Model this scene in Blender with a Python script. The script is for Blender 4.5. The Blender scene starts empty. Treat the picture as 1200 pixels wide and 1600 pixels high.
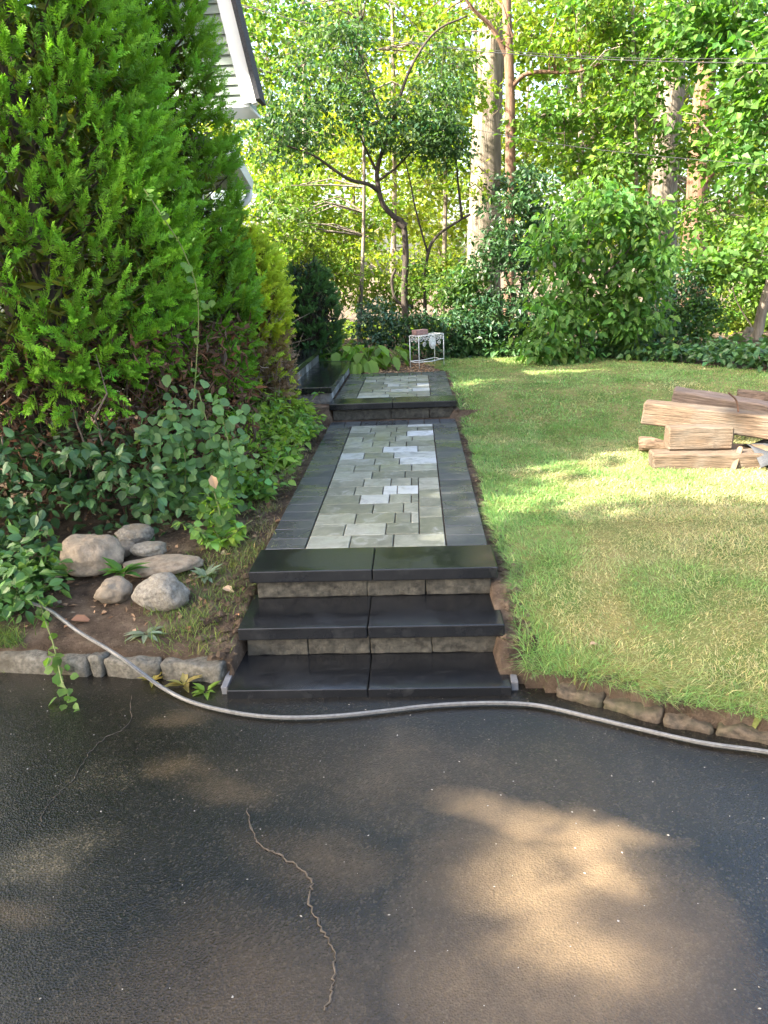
import bpy, bmesh, math, random
import numpy as np
from mathutils import Matrix, Vector, noise as mnoise

random.seed(7)
RNG = np.random.default_rng(7)
S = bpy.context.scene
COL = S.collection

# ------------------------------------------------------------------ camera
F_PX, PITCH, YAW, ROLL = 1184.79, .3052, -.0509, -.0402
CAM = np.array([.2525, -2.9389, 1.7819])
_c, _s = math.cos(YAW), math.sin(YAW)
FW = np.array([_s*math.cos(PITCH), _c*math.cos(PITCH), -math.sin(PITCH)])
_rt = np.array([_c, -_s, 0.]); _up = np.cross(_rt, FW)
RT = _rt*math.cos(ROLL)+_up*math.sin(ROLL)
UP = -_rt*math.sin(ROLL)+_up*math.cos(ROLL)
cd = bpy.data.cameras.new('camera'); cam = bpy.data.objects.new('camera', cd); COL.objects.link(cam)
m = Matrix.Identity(4)
for i in range(3):
    m[i][0], m[i][1], m[i][2], m[i][3] = RT[i], UP[i], -FW[i], CAM[i]
cam.matrix_world = m
cd.sensor_fit = 'VERTICAL'; cd.sensor_height = 36; cd.sensor_width = 27
cd.lens = F_PX/1600*36; cd.clip_start = .05; cd.clip_end = 600
S.camera = cam

def at(x, y, Y):
    """survey helper: the point of the place seen at photo position x,y standing at distance line Y"""
    d = FW+RT*(x-600)/F_PX-UP*(y-800)/F_PX
    return CAM+d*(Y-CAM[1])/d[1]

# ------------------------------------------------------------------ light
SUN_EL, SUN_AZ = math.radians(36), math.radians(-115)     # azimuth from +Y towards +X
SUN = Vector((math.sin(SUN_AZ)*math.cos(SUN_EL), math.cos(SUN_AZ)*math.cos(SUN_EL), math.sin(SUN_EL)))
w = bpy.data.worlds.new('World'); S.world = w; w.use_nodes = True
nt = w.node_tree
bg = nt.nodes['Background']; sky = nt.nodes.new('ShaderNodeTexSky')
sky.sky_type = 'NISHITA'; sky.sun_disc = False; sky.sun_elevation = SUN_EL; sky.sun_rotation = SUN_AZ
sky.air_density = 1.0; sky.dust_density = 5.0; sky.ozone_density = 0.0
nt.links.new(sky.outputs[0], bg.inputs[0]); bg.inputs[1].default_value = .15
sl = bpy.data.lights.new('sun', 'SUN'); sl.energy = 5; sl.angle = math.radians(.6); sl.color = (1, .93, .80)
so = bpy.data.objects.new('sun', sl); COL.objects.link(so)
so.rotation_euler = (-SUN).to_track_quat('-Z', 'Y').to_euler(); so.location = SUN*40
S.view_settings.view_transform = 'Standard'; S.view_settings.look = 'None'
S.view_settings.gamma = 1; S.view_settings.exposure = 2.6; S.view_settings.use_curve_mapping = False
S.render.engine = 'CYCLES'
S.cycles.max_bounces = 8; S.cycles.diffuse_bounces = 4; S.cycles.glossy_bounces = 3; S.cycles.transmission_bounces = 5
S.cycles.transparent_max_bounces = 4; S.cycles.use_denoising = True
S.cycles.sample_clamp_indirect = 6

# ------------------------------------------------------------------ numpy noise
_T = RNG.random((64, 64, 64))
def vnoise(P, sc, seed=0):
    """smooth value noise 0..1 at points (n,3)"""
    p = np.asarray(P, float)*sc+seed*17.31+100.
    i = np.floor(p).astype(int); f = p-i; f = f*f*(3-2*f)
    i0 = i % 64; i1 = (i+1) % 64
    r = 0
    for dx in (0, 1):
        for dy in (0, 1):
            for dz in (0, 1):
                wgt = (f[:, 0] if dx else 1-f[:, 0])*(f[:, 1] if dy else 1-f[:, 1])*(f[:, 2] if dz else 1-f[:, 2])
                r = r+wgt*_T[(i1 if dx else i0)[:, 0], (i1 if dy else i0)[:, 1], (i1 if dz else i0)[:, 2]]
    return r
def fbm(P, sc, seed=0, oct=3):
    r = 0; a = .5; t = 0
    for k in range(oct):
        r = r+a*vnoise(P, sc*2**k, seed+k*3); t += a; a *= .5
    return r/t
def nrm(v): return v/np.maximum(np.linalg.norm(v, axis=-1, keepdims=True), 1e-9)
def sstep(a, b, x): t = np.clip((x-a)/(b-a), 0, 1); return t*t*(3-2*t)

# ------------------------------------------------------------------ materials
class NT:
    def __init__(s, name):
        s.m = bpy.data.materials.new(name); s.m.use_nodes = True
        s.t = s.m.node_tree; s.b = s.t.nodes['Principled BSDF']; s.out = s.t.nodes['Material Output']
    def n(s, ty, **kw):
        nd = s.t.nodes.new(ty)
        for k, v in kw.items(): setattr(nd, k, v)
        return nd
    def l(s, a, b): s.t.links.new(a, b)
    def pos(s): return s.n('ShaderNodeNewGeometry').outputs['Position']
    def noise(s, sc, det=4, rough=.55, vec=None, dist=0, scale3=None):
        if vec is None: vec = s.pos()
        if scale3:
            mp = s.n('ShaderNodeMapping'); mp.inputs['Scale'].default_value = scale3; s.l(vec, mp.inputs[0]); vec = mp.outputs[0]
        nd = s.n('ShaderNodeTexNoise'); nd.inputs['Scale'].default_value = sc; nd.inputs['Detail'].default_value = det
        nd.inputs['Roughness'].default_value = rough; nd.inputs['Distortion'].default_value = dist
        s.l(vec, nd.inputs['Vector']); return nd.outputs[0]
    def ramp(s, fac, stops, interp='LINEAR'):
        r = s.n('ShaderNodeValToRGB'); e = r.color_ramp.elements; r.color_ramp.interpolation = interp
        while len(e) < len(stops): e.new(.5)
        for el, (p, c) in zip(e, stops):
            el.position = p; el.color = (c[0], c[1], c[2], 1) if hasattr(c, '__len__') else (c, c, c, 1)
        s.l(fac, r.inputs[0]); return r.outputs[0]
    def mix(s, fac, a, b, mode='MIX'):
        nd = s.n('ShaderNodeMix', data_type='RGBA', blend_type=mode)
        for sock, v in ((nd.inputs[0], fac), (nd.inputs[6], a), (nd.inputs[7], b)):
            if hasattr(v, 'is_output') or isinstance(v, bpy.types.NodeSocket): s.l(v, sock)
            elif hasattr(v, '__len__'): sock.default_value = (*v[:3], 1)
            else: sock.default_value = v
        return nd.outputs[2]
    def math(s, op, a, b=0.):
        nd = s.n('ShaderNodeMath', operation=op)
        for sock, v in ((nd.inputs[0], a), (nd.inputs[1], b)):
            if isinstance(v, bpy.types.NodeSocket): s.l(v, sock)
            else: sock.default_value = v
        return nd.outputs[0]
    def bump(s, h, strength=.5, dist=.01, prev=None):
        nd = s.n('ShaderNodeBump'); nd.inputs['Strength'].default_value = strength; nd.inputs['Distance'].default_value = dist
        s.l(h, nd.inputs['Height'])
        if prev is not None: s.l(prev, nd.inputs['Normal'])
        return nd.outputs[0]
    def set(s, color=None, rough=None, normal=None, spec=None):
        for v, k in ((color, 'Base Color'), (rough, 'Roughness'), (normal, 'Normal'), (spec, 'Specular IOR Level')):
            if v is None: continue
            if isinstance(v, bpy.types.NodeSocket): s.l(v, s.b.inputs[k])
            elif hasattr(v, '__len__'): s.b.inputs[k].default_value = (*v[:3], 1)
            else: s.b.inputs[k].default_value = v
        return s.m

def speckled(name, c1, c2, sc=20, rough=.8, bump=.4, bdist=.004, bsc=None, lo=.3, hi=.7, spec=.3, s3=None, c3=None, big=2., objc=False):
    k = NT(name)
    vec = k.n('ShaderNodeTexCoord').outputs['Object'] if objc else None
    f = k.noise(sc, 6, .65, vec=vec, scale3=s3, dist=.06 if objc else 0)
    c = k.ramp(f, [(lo, c1), (hi, c2)])
    if c3:
        c = k.mix(k.ramp(k.noise(big, 3), [(.45, 0.), (.7, .75)]), c, c3)
    nb = k.bump(k.noise(bsc or sc*2, 6, .7, vec=vec, scale3=s3), bump, bdist)
    return k.set(c, rough, nb, spec)

def leafmat(name, trans=.4, rough=.5, spec=.35, tint=(1.25, 1.35, .45)):
    k = NT(name)
    a = k.n('ShaderNodeAttribute', attribute_name='col')
    k.set(a.outputs['Color'], rough, None, spec)
    if trans > 0:
        t = k.n('ShaderNodeBsdfTranslucent'); mx = k.n('ShaderNodeMixShader')
        k.l(k.mix(1., a.outputs['Color'], tint, 'MULTIPLY'), t.inputs[0])
        mx.inputs[0].default_value = trans
        k.l(k.b.outputs[0], mx.inputs[1]); k.l(t.outputs[0], mx.inputs[2]); k.l(mx.outputs[0], k.out.inputs[0])
    return k.m

MT = {}
MT['leaf'] = leafmat('leaf', .52)
MT['leaf_thick'] = leafmat('leaf_thick', .25, .42, .45)
MT['scale_leaf'] = leafmat('scale_leaf', .3, .55, .25)
MT['grass'] = leafmat('grass_blade', .3, .55, .25, (1.1, 1.15, .6))
MT['litter'] = leafmat('dry_leaf', .15, .8, .15, (1, 1, 1))
MT['bark_grey'] = speckled('bark_grey', (.07, .056, .042), (.33, .275, .215), 11, .9, 1., .05, 9, .34, .66, s3=(1, 1, .13), c3=(.12, .105, .08), big=1.5)
MT['bark_red'] = speckled('bark_red', (.07, .04, .025), (.25, .15, .10), 14, .9, .9, .02, 12, s3=(1, 1, .2))
MT['bark_dark'] = speckled('bark_dark', (.025, .02, .016), (.09, .07, .055), 25, .9, .8, .01, 25, s3=(1, 1, .3))
MT['twig'] = speckled('dead_twig', (.10, .07, .05), (.30, .23, .18), 30, .9, .3, .003)
MT['stem_green'] = speckled('green_stem', (.10, .14, .04), (.20, .22, .08), 30, .6, .2, .002)

def wet_black():
    k = NT('wet_black_stone')
    n1 = k.noise(2.3, 5, .6, dist=.6)
    fine = k.noise(260, 3, .6)
    c = k.ramp(n1, [(.35, (.007, .0075, .0085)), (.65, (.014, .0145, .0155))])
    c = k.mix(k.ramp(k.noise(9, 5, .6, scale3=(1, 6, 1)), [(.56, 0.), (.72, .4)]), c, (.05, .051, .05))
    c = k.mix(k.ramp(k.noise(420, 2), [(.62, 0.), (.75, .5)]), c, (.06, .06, .058))
    r = k.ramp(n1, [(.40, .20), (.52, .08), (.60, .26)])
    return k.set(c, r, k.bump(fine, .12, .0012), .42)
MT['tread'] = wet_black()

def wet_border():
    k = NT('wet_charcoal_paver')
    oi = k.n('ShaderNodeObjectInfo')
    n1 = k.noise(5, 5, .6, dist=.4)
    c = k.ramp(oi.outputs['Random'], [(0, (.030, .033, .037)), (.5, (.042, .046, .051)), (1, (.060, .063, .064))])
    c = k.mix(k.ramp(n1, [(.5, 0.), (.75, .5)]), c, (.085, .083, .07))
    c = k.mix(k.ramp(k.noise(200, 2), [(.55, 0.), (.75, .25)]), c, (.16, .16, .15))
    r = k.ramp(k.noise(3.5, 4), [(.38, .16), (.6, .5)])
    return k.set(c, r, k.bump(k.noise(150, 4), .3, .0015), .5)
MT['border'] = wet_border()

def field_paver():
    k = NT('grey_paver')
    oi = k.n('ShaderNodeObjectInfo')
    base = k.ramp(oi.outputs['Random'], [(0, (.12, .122, .09)), (.35, (.175, .177, .135)), (.62, (.22, .222, .175)), (.87, (.265, .268, .225)), (.91, (.40, .415, .415)), (1, (.48, .495, .50))])
    # every paver its own marbled swirl
    vm = k.n('ShaderNodeVectorMath', operation='ADD'); k.l(k.pos(), vm.inputs[0])
    cx = k.n('ShaderNodeCombineXYZ'); k.l(k.math('MULTIPLY', oi.outputs['Random'], 37.), cx.inputs[0]); k.l(k.math('MULTIPLY', oi.outputs['Random'], 91.), cx.inputs[2])
    k.l(cx.outputs[0], vm.inputs[1])
    sw = k.noise(9, 6, .62, vec=vm.outputs[0], dist=1.1)
    c = k.mix(k.ramp(sw, [(.34, .5), (.52, 0.)]), base, (.075, .08, .06))
    c = k.mix(k.ramp(sw, [(.55, 0.), (.74, .5)]), c, (.42, .44, .42))
    c = k.mix(k.ramp(k.noise(220, 3), [(.55, 0.), (.75, .4)]), c, (.05, .05, .045))
    r = k.ramp(k.noise(4, 4), [(.38, .28), (.62, .65)])
    return k.set(c, r, k.bump(k.noise(140, 5), .35, .002), .4)
MT['paver'] = field_paver()
MT['riser'] = speckled('weathered_riser_block', (.017, .0155, .012), (.12, .11, .085), 26, .6, 1., .014, 40, .36, .75, .4, c3=(.05, .047, .037), big=7)
def riser_light():
    k = NT('light_riser_block'); oi = k.n('ShaderNodeObjectInfo')
    c = k.ramp(oi.outputs['Random'], [(0, (.06, .062, .06)), (.4, (.15, .155, .15)), (.7, (.26, .265, .26)), (1, (.36, .37, .37))])
    c = k.mix(k.ramp(k.noise(30, 5, .65), [(.35, .6), (.6, 0.)]), c, (.05, .05, .045))
    return k.set(c, .6, k.bump(k.noise(50, 5, .7), .9, .01), .4)
MT['riser_light'] = riser_light()
MT['rough_wall'] = speckled('rough_grey_block', (.05, .05, .05), (.22, .22, .22), 30, .85, 1., .02, 35)
MT['kerb'] = speckled('kerb_granite', (.06, .055, .043), (.21, .195, .16), 45, .85, 1., .012, 40, c3=(.07, .06, .042), big=7)
MT['kerb_dark'] = speckled('mossy_dark_kerb', (.025, .021, .015), (.13, .10, .07), 30, .8, .9, .012, 30, c3=(.06, .065, .03), big=6)
MT['boulder_tan'] = speckled('tan_boulder', (.17, .13, .09), (.36, .29, .21), 22, .85, .9, .016, 38, c3=(.17, .15, .12), big=9)
MT['boulder_grey'] = speckled('grey_boulder', (.12, .11, .09), (.34, .31, .26), 60, .88, 1., .016, 45, c3=(.20, .165, .115), big=8)
MT['hose'] = speckled('pale_hose', (.095, .095, .092), (.19, .187, .18), 60, .32, .1, .001, spec=.5)
MT['hose_dark'] = speckled('hose_stripe', (.05, .05, .05), (.12, .12, .11), 60, .3, .1, .001)
MT['timber'] = speckled('weathered_timber', (.055, .039, .027), (.225, .160, .108), 13, .88, 1., .02, 11, .30, .70, .2, s3=(.45, 7, 7), c3=(.17, .145, .115), big=5, objc=True)
MT['timber_dark'] = speckled('grey_timber', (.09, .065, .05), (.30, .22, .17), 10, .9, 1., .015, 12, s3=(.5, 7, 7), objc=True)
MT['log'] = speckled('rotten_log', (.06, .04, .025), (.28, .19, .13), 14, .95, 1., .03, 20, s3=(.5, 3, 3))
MT['iron_white'] = speckled('white_painted_iron', (.55, .54, .50), (.80, .79, .76), 50, .5, .2, .002)
MT['brick'] = speckled('red_grey_brick', (.25, .14, .12), (.40, .25, .22), 40, .9, .6, .004)
MT['rust'] = speckled('rusty_spike', (.08, .045, .03), (.2, .11, .07), 60, .8, .5, .002)
MT['siding'] = speckled('sage_siding', (.22, .262, .225), (.25, .292, .255), 12, .6, .25, .002, 40, s3=(1, 1, 12))
MT['white_trim'] = speckled('white_trim', (.74, .77, .80), (.80, .82, .84), 10, .45, .1, .001)
MT['shingle'] = speckled('dark_shingle', (.03, .03, .035), (.085, .085, .09), 60, .95, .8, .01)
MT['glass'] = NT('window_glass').set((.05, .07, .08), .05, None, .8)
MT['cable'] = NT('cable').set((.05, .05, .05), .6)
MT['mesh_cloth'] = speckled('grey_mesh_cloth', (.03, .032, .035), (.075, .078, .083), 200, .8, .6, .003)
MT['board_light'] = speckled('splintered_wood', (.11, .07, .042), (.20, .135, .085), 20, .8, .5, .004)
MT['pebble'] = speckled('pale_pebble', (.20, .18, .15), (.42, .39, .34), 50, .8, .4, .003)
MT['crack'] = speckled('sand_filled_crack', (.045, .036, .027), (.13, .105, .078), 40, .9, .6, .004)
MT['plastic_edge'] = speckled('pale_mortar_edge', (.10, .10, .105), (.19, .19, .195), 20, .7, .3, .003)

def soil():
    k = NT('soil')
    n1 = k.noise(6, 6, .65)
    c = k.ramp(n1, [(.3, (.05, .034, .023)), (.5, (.125, .088, .06)), (.75, (.27, .20, .14))])
    c = k.mix(k.ramp(k.noise(60, 4), [(.6, 0.), (.72, .5)]), c, (.32, .25, .18))
    b1 = k.bump(k.noise(28, 7, .75), 1., .06)
    return k.set(c, .95, k.bump(k.noise(140, 4, .7), .6, .006, b1), .2)
MT['soil'] = soil()
def lawnmat():
    k = NT('lawn_thatch')
    c = k.ramp(k.noise(3, 5), [(.35, (.08, .12, .03)), (.6, (.17, .16, .06)), (.75, (.25, .20, .09))])
    return k.set(c, .95, k.bump(k.noise(90, 4, .7), .8, .01), .1)
MT['lawn'] = lawnmat()

def asphalt():
    k = NT('wet_asphalt')
    P = k.pos()
    def blob(cx, cy, rx, ry, ang, soft=1.):
        mp = k.n('ShaderNodeMapping', vector_type='TEXTURE')
        mp.inputs['Location'].default_value = (cx, cy, 0); mp.inputs['Rotation'].default_value = (0, 0, ang); mp.inputs['Scale'].default_value = (rx, ry, 1)
        wob = k.n('ShaderNodeVectorMath', operation='ADD'); k.l(P, wob.inputs[0])
        sc = k.n('ShaderNodeVectorMath', operation='SCALE'); sc.inputs[3].default_value = .34
        nz = k.n('ShaderNodeTexNoise'); nz.inputs['Scale'].default_value = 2.6; nz.inputs['Detail'].default_value = 6; k.l(P, nz.inputs['Vector'])
        sb = k.n('ShaderNodeVectorMath', operation='SUBTRACT'); k.l(nz.outputs['Color'], sb.inputs[0]); sb.inputs[1].default_value = (.5, .5, .5)
        k.l(sb.outputs[0], sc.inputs[0]); k.l(sc.outputs[0], wob.inputs[1])
        k.l(wob.outputs[0], mp.inputs[0])
        ln = k.n('ShaderNodeVectorMath', operation='LENGTH'); k.l(mp.outputs[0], ln.inputs[0])
        return k.ramp(ln.outputs['Value'], [(0, 1.), (.35*soft, .8), (1., 0.)])
    agg = k.n('ShaderNodeTexVoronoi'); agg.inputs['Scale'].default_value = 150; k.l(P, agg.inputs['Vector'])
    fine = k.noise(240, 4, .7); big = k.noise(1.5, 5, .6, dist=.5)
    c = k.ramp(big, [(.34, (.005, .0048, .0043)), (.54, (.0105, .0096, .0078)), (.76, (.030, .0255, .019))])
    c = k.mix(k.ramp(agg.outputs['Color'], [(.6, 0.), (1., .22)]), c, (.14, .118, .082))
    c = k.mix(k.ramp(k.noise(22, 6, .8), [(.58, 0.), (.78, .22)]), c, (.15, .122, .088))
    # thin silt left by the wash water
    silt = k.math('MAXIMUM', blob(.62, -.78, .52, .13, -.28), blob(.80, -.98, .17, .36, .15))
    silt = k.math('MAXIMUM', silt, k.math('MULTIPLY', blob(.62, -1.25, .55, .65, 0), .70))
    silt = k.math('MAXIMUM', silt, k.math('MULTIPLY', blob(.35, -.55, 1.1, .34, -.1), .16))
    silt = k.math('MAXIMUM', silt, k.math('MULTIPLY', blob(-.20, -1.55, .60, .50, 0), .22))
    for bx, by, br in ((-.80, -.15, .07), (-.66, -.52, .10), (-.50, -.62, .12), (-.1, -.95, .16), (-.95, -1.2, .07)):
        silt = k.math('MAXIMUM', silt, k.math('MULTIPLY', blob(bx, by, br*2.2, br*1.1, -.2), .20))
    silt = k.math('MULTIPLY', silt, k.ramp(k.noise(3., 5, .6, dist=.6), [(.28, .45), (.6, 1.)]))
    c = k.mix(k.math('MULTIPLY', silt, k.ramp(fine, [(.25, .5), (.7, 1.)])), c, (.27, .185, .10))
    wet = k.noise(1.1, 4, .55, dist=.7)
    r = k.ramp(wet, [(.34, .15), (.48, .06), (.62, .11), (.74, .22)])
    r = k.mix(k.math('MULTIPLY', silt, .5), r, (.30, .30, .30))
    b1 = k.bump(agg.outputs['Distance'], .5, .0032)
    b2 = k.bump(k.noise(70, 5, .7), .35, .004, b1)
    return k.set(c, r, b2, .5)
MT['asphalt'] = asphalt()

# ------------------------------------------------------------------ object helpers
def tag(o, label=None, cat=None, group=None, kind=None):
    if label: o['label'] = label
    if cat: o['category'] = cat
    if group: o['group'] = group
    if kind: o['kind'] = kind
    return o
def link(o, parent=None):
    COL.objects.link(o)
    if parent is not None: o.parent = parent
    return o
def empty(name, loc=(0, 0, 0), rz=0):
    o = bpy.data.objects.new(name, None); o.location = loc; o.rotation_euler = (0, 0, rz); o.empty_display_size = .1
    return link(o)
def setmat(me, mat):
    me.materials.append(MT[mat] if isinstance(mat, str) else mat)
def tri_mesh(name, V, T, mat, cols=None, smooth=False):
    """fast mesh from numpy triangles; V absolute coordinates; cols (nv,3)"""
    me = bpy.data.meshes.new(name); n = len(V); t = len(T)
    me.vertices.add(n); me.vertices.foreach_set('co', np.ascontiguousarray(V, np.float32).ravel())
    me.loops.add(t*3); me.loops.foreach_set('vertex_index', np.ascontiguousarray(T, np.int32).ravel())
    me.polygons.add(t); me.polygons.foreach_set('loop_start', np.arange(0, t*3, 3, dtype=np.int32))
    try: me.polygons.foreach_set('loop_total', np.full(t, 3, np.int32))
    except Exception: pass
    me.polygons.foreach_set('use_smooth', np.full(t, smooth, bool))
    me.update(calc_edges=True)
    if cols is not None:
        a = me.color_attributes.new('col', 'FLOAT_COLOR', 'POINT')
        c = np.ones((n, 4), np.float32); c[:, :3] = cols; a.data.foreach_set('color', c.ravel())
    setmat(me, mat); return me
def obj(name, me, parent=None, loc=None):
    o = bpy.data.objects.new(name, me)
    if loc is not None: o.location = loc
    return link(o, parent)
def rooted(V, base): return V-np.asarray(base)

def bm_obj(name, bm, mat, parent=None, smooth=False, loc=None):
    me = bpy.data.meshes.new(name); bm.to_mesh(me); bm.free()
    if smooth: me.polygons.foreach_set('use_smooth', np.ones(len(me.polygons), bool))
    setmat(me, mat); return obj(name, me, parent, loc)

def box_bm(x0, x1, y0, y1, z0, z1, bev=0., seg=2):
    bm = bmesh.new()
    bmesh.ops.create_cube(bm, size=1)
    bmesh.ops.scale(bm, vec=(x1-x0, y1-y0, z1-z0), verts=bm.verts)
    bmesh.ops.translate(bm, vec=((x0+x1)/2, (y0+y1)/2, (z0+z1)/2), verts=bm.verts)
    if bev: bmesh.ops.bevel(bm, geom=list(bm.edges), offset=bev, segments=seg, affect='EDGES', profile=.6)
    return bm
def rough_box_bm(sx, sy, sz, bev, cuts, amp, sc, seed):
    """box centred on the origin, cut into a grid with chamfered arrises and chipped by noise"""
    mx = max(sx, sy, sz); n_ = [max(2, int(round(cuts*v/mx))+1) for v in (sx, sy, sz)]
    h = (sx/2, sy/2, sz/2)
    def coords(k):
        b_ = min(bev, h[k]*.4); return [-h[k], -h[k]+b_]+[(-h[k]+b_)+(2*(h[k]-b_))*q/n_[k] for q in range(1, n_[k])]+[h[k]-b_, h[k]]
    G = [coords(k) for k in range(3)]; idx = {}; bm = bmesh.new()
    def vert(i, j, k):
        key = (i, j, k)
        if key not in idx:
            e = [(i in (0, len(G[0])-1)), (j in (0, len(G[1])-1)), (k in (0, len(G[2])-1))]
            p = Vector((G[0][i], G[1][j], G[2][k]))
            if sum(e) >= 2:
                for a in range(3):
                    if e[a]: p[a] -= math.copysign(min(bev, h[a]*.4)*(.45 if sum(e) == 2 else .6), p[a])
            q = p*sc+Vector((seed*7.1, seed*3.3, seed))
            idx[key] = bm.verts.new(p+mnoise.noise_vector(q)*amp+mnoise.noise_vector(q*4.3)*amp*.35)
        return idx[key]
    N = [len(g)-1 for g in G]
    for a in range(3):
        b_, c_ = (a+1) % 3, (a+2) % 3
        for side_ in (0, N[a]):
            for u in range(N[b_]):
                for v in range(N[c_]):
                    def mk(uu, vv):
                        t = [0, 0, 0]; t[a] = side_; t[b_] = uu; t[c_] = vv; return vert(*t)
                    f = [mk(u, v), mk(u+1, v), mk(u+1, v+1), mk(u, v+1)]
                    bm.faces.new(f if side_ else f[::-1])
    return bm

def tube_np(pts, radii, ns=6, cap=True):
    pts = np.asarray(pts, float); n = len(pts); radii = np.broadcast_to(np.asarray(radii, float), (n,))
    tg = np.gradient(pts, axis=0); tg = nrm(tg)
    ref = np.array([0, 0, 1.]) if abs(tg[0][2]) < .9 else np.array([1., 0, 0])
    V = []; a = np.linspace(0, 2*math.pi, ns, endpoint=False)
    u = nrm(np.cross(tg[0], ref)[None])[0]
    for i in range(n):
        u = u-tg[i]*(u@tg[i]); u = u/max(np.linalg.norm(u), 1e-9); v = np.cross(tg[i], u)
        V.append(pts[i]+radii[i]*(np.cos(a)[:, None]*u+np.sin(a)[:, None]*v))
    V = np.concatenate(V); T = []
    for i in range(n-1):
        for j in range(ns):
            k = (j+1) % ns; p, q = i*ns, (i+1)*ns
            T += [(p+j, p+k, q+k), (p+j, q+k, q+j)]
    if cap:
        for j in range(1, ns-1): T += [(0, j+1, j), ((n-1)*ns, (n-1)*ns+j, (n-1)*ns+j+1)]
    return V, np.array(T)
class Acc:
    """collects triangles of one part"""
    def __init__(s): s.V = []; s.T = []; s.C = []; s.n = 0
    def add(s, V, T, C=None):
        s.V.append(V); s.T.append(np.asarray(T)+s.n); s.n += len(V)
        if C is not None: s.C.append(np.broadcast_to(C, (len(V), 3)))
    def tube(s, pts, radii, ns=6): s.add(*tube_np(pts, radii, ns))
    def mesh(s, name, mat, base=(0, 0, 0), smooth=False):
        return tri_mesh(name, np.concatenate(s.V)-np.asarray(base), np.concatenate(s.T), mat, np.concatenate(s.C) if s.C else None, smooth)
def spline(pts, k=8):
    P = np.asarray(pts, float); Q = np.vstack([2*P[0]-P[1], P, 2*P[-1]-P[-2]]); out = []
    for i in range(1, len(Q)-2):
        for t in np.linspace(0, 1, k, endpoint=False):
            a, b, c, d = Q[i-1], Q[i], Q[i+1], Q[i+2]
            out.append(.5*((2*b)+(-a+c)*t+(2*a-5*b+4*c-d)*t*t+(-a+3*b-3*c+d)*t**3))
    out.append(P[-1]); return np.array(out)

# leaves -----------------------------------------------------------------
def leaf_tris(P, D, N, L, W, C, shape='rhomb', fold=.25, droop=.15):
    """P base points, D directions, N normals, L lengths, W half widths, C colours -> V,T,C"""
    n = len(P); D = nrm(D); Sd = nrm(np.cross(D, N)); N = np.cross(Sd, D)
    L = np.broadcast_to(L, (n,))[:, None]; W = np.broadcast_to(W, (n,))[:, None]
    if shape == 'rhomb':
        V = np.stack([P, P+D*L*.42-Sd*W+N*W*fold, P+D*L-N*L*droop, P+D*L*.42+Sd*W+N*W*fold], 1).reshape(-1, 3)
        o = np.arange(n)[:, None]*4; T = np.concatenate([o+[0, 1, 2], o+[0, 2, 3]])
        return V, T, np.repeat(C, 4, 0)
    if shape == 'round':
        def row3(t, wv):
            c = P+D*L*t-N*L*droop*t*t
            return [c-Sd*W*wv+N*W*fold*wv, c, c+Sd*W*wv+N*W*fold*wv]
        V = np.stack([P]+row3(.10, .62)+row3(.38, 1.)+row3(.72, .72)+[P+D*L-N*L*droop], 1).reshape(-1, 3)
        o = np.arange(n)[:, None]*11
        fs = [(0, 1, 2), (0, 2, 3), (1, 4, 5), (1, 5, 2), (2, 5, 6), (2, 6, 3), (4, 7, 8), (4, 8, 5), (5, 8, 9), (5, 9, 6), (7, 10, 8), (8, 10, 9)]
        return V, np.concatenate([o+list(f) for f in fs]), np.repeat(C, 11, 0)
    if shape == 'oval': st = ((.28, .85), (.62, .88))
    elif shape == 'lance': st = ((.25, .9), (.6, .7))
    else: st = ((.2, 1.), (.55, .75))         # heart
    a, b = st
    def row(t, wv):
        c = P+D*L*t-N*L*droop*t*t
        return [c-Sd*W*wv+N*W*fold, c, c+Sd*W*wv+N*W*fold]
    V = np.stack([P]+row(*a)+row(*b)+[P+D*L-N*L*droop], 1).reshape(-1, 3)
    o = np.arange(n)[:, None]*8
    fs = [(0, 1, 2), (0, 2, 3), (1, 4, 5), (1, 5, 2), (2, 5, 6), (2, 6, 3), (4, 7, 5), (5, 7, 6)]
    T = np.concatenate([o+list(f) for f in fs])
    return V, T, np.repeat(C, 8, 0)
def rdir(n, zbias=0., zs=1.):
    v = RNG.normal(size=(n, 3)); v[:, 2] = v[:, 2]*zs+zbias; return nrm(v)
def vary(c, n, v=.25, hue=.12):
    c = np.asarray(c, float)
    k = np.exp(RNG.normal(0, v, n))[:, None]; h = RNG.normal(0, hue, (n, 1))
    out = c*k; out = out*np.concatenate([1+h*1.2, 1+h*.2, 1-h*.5], 1)
    return np.clip(out, .003, .8)

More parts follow.
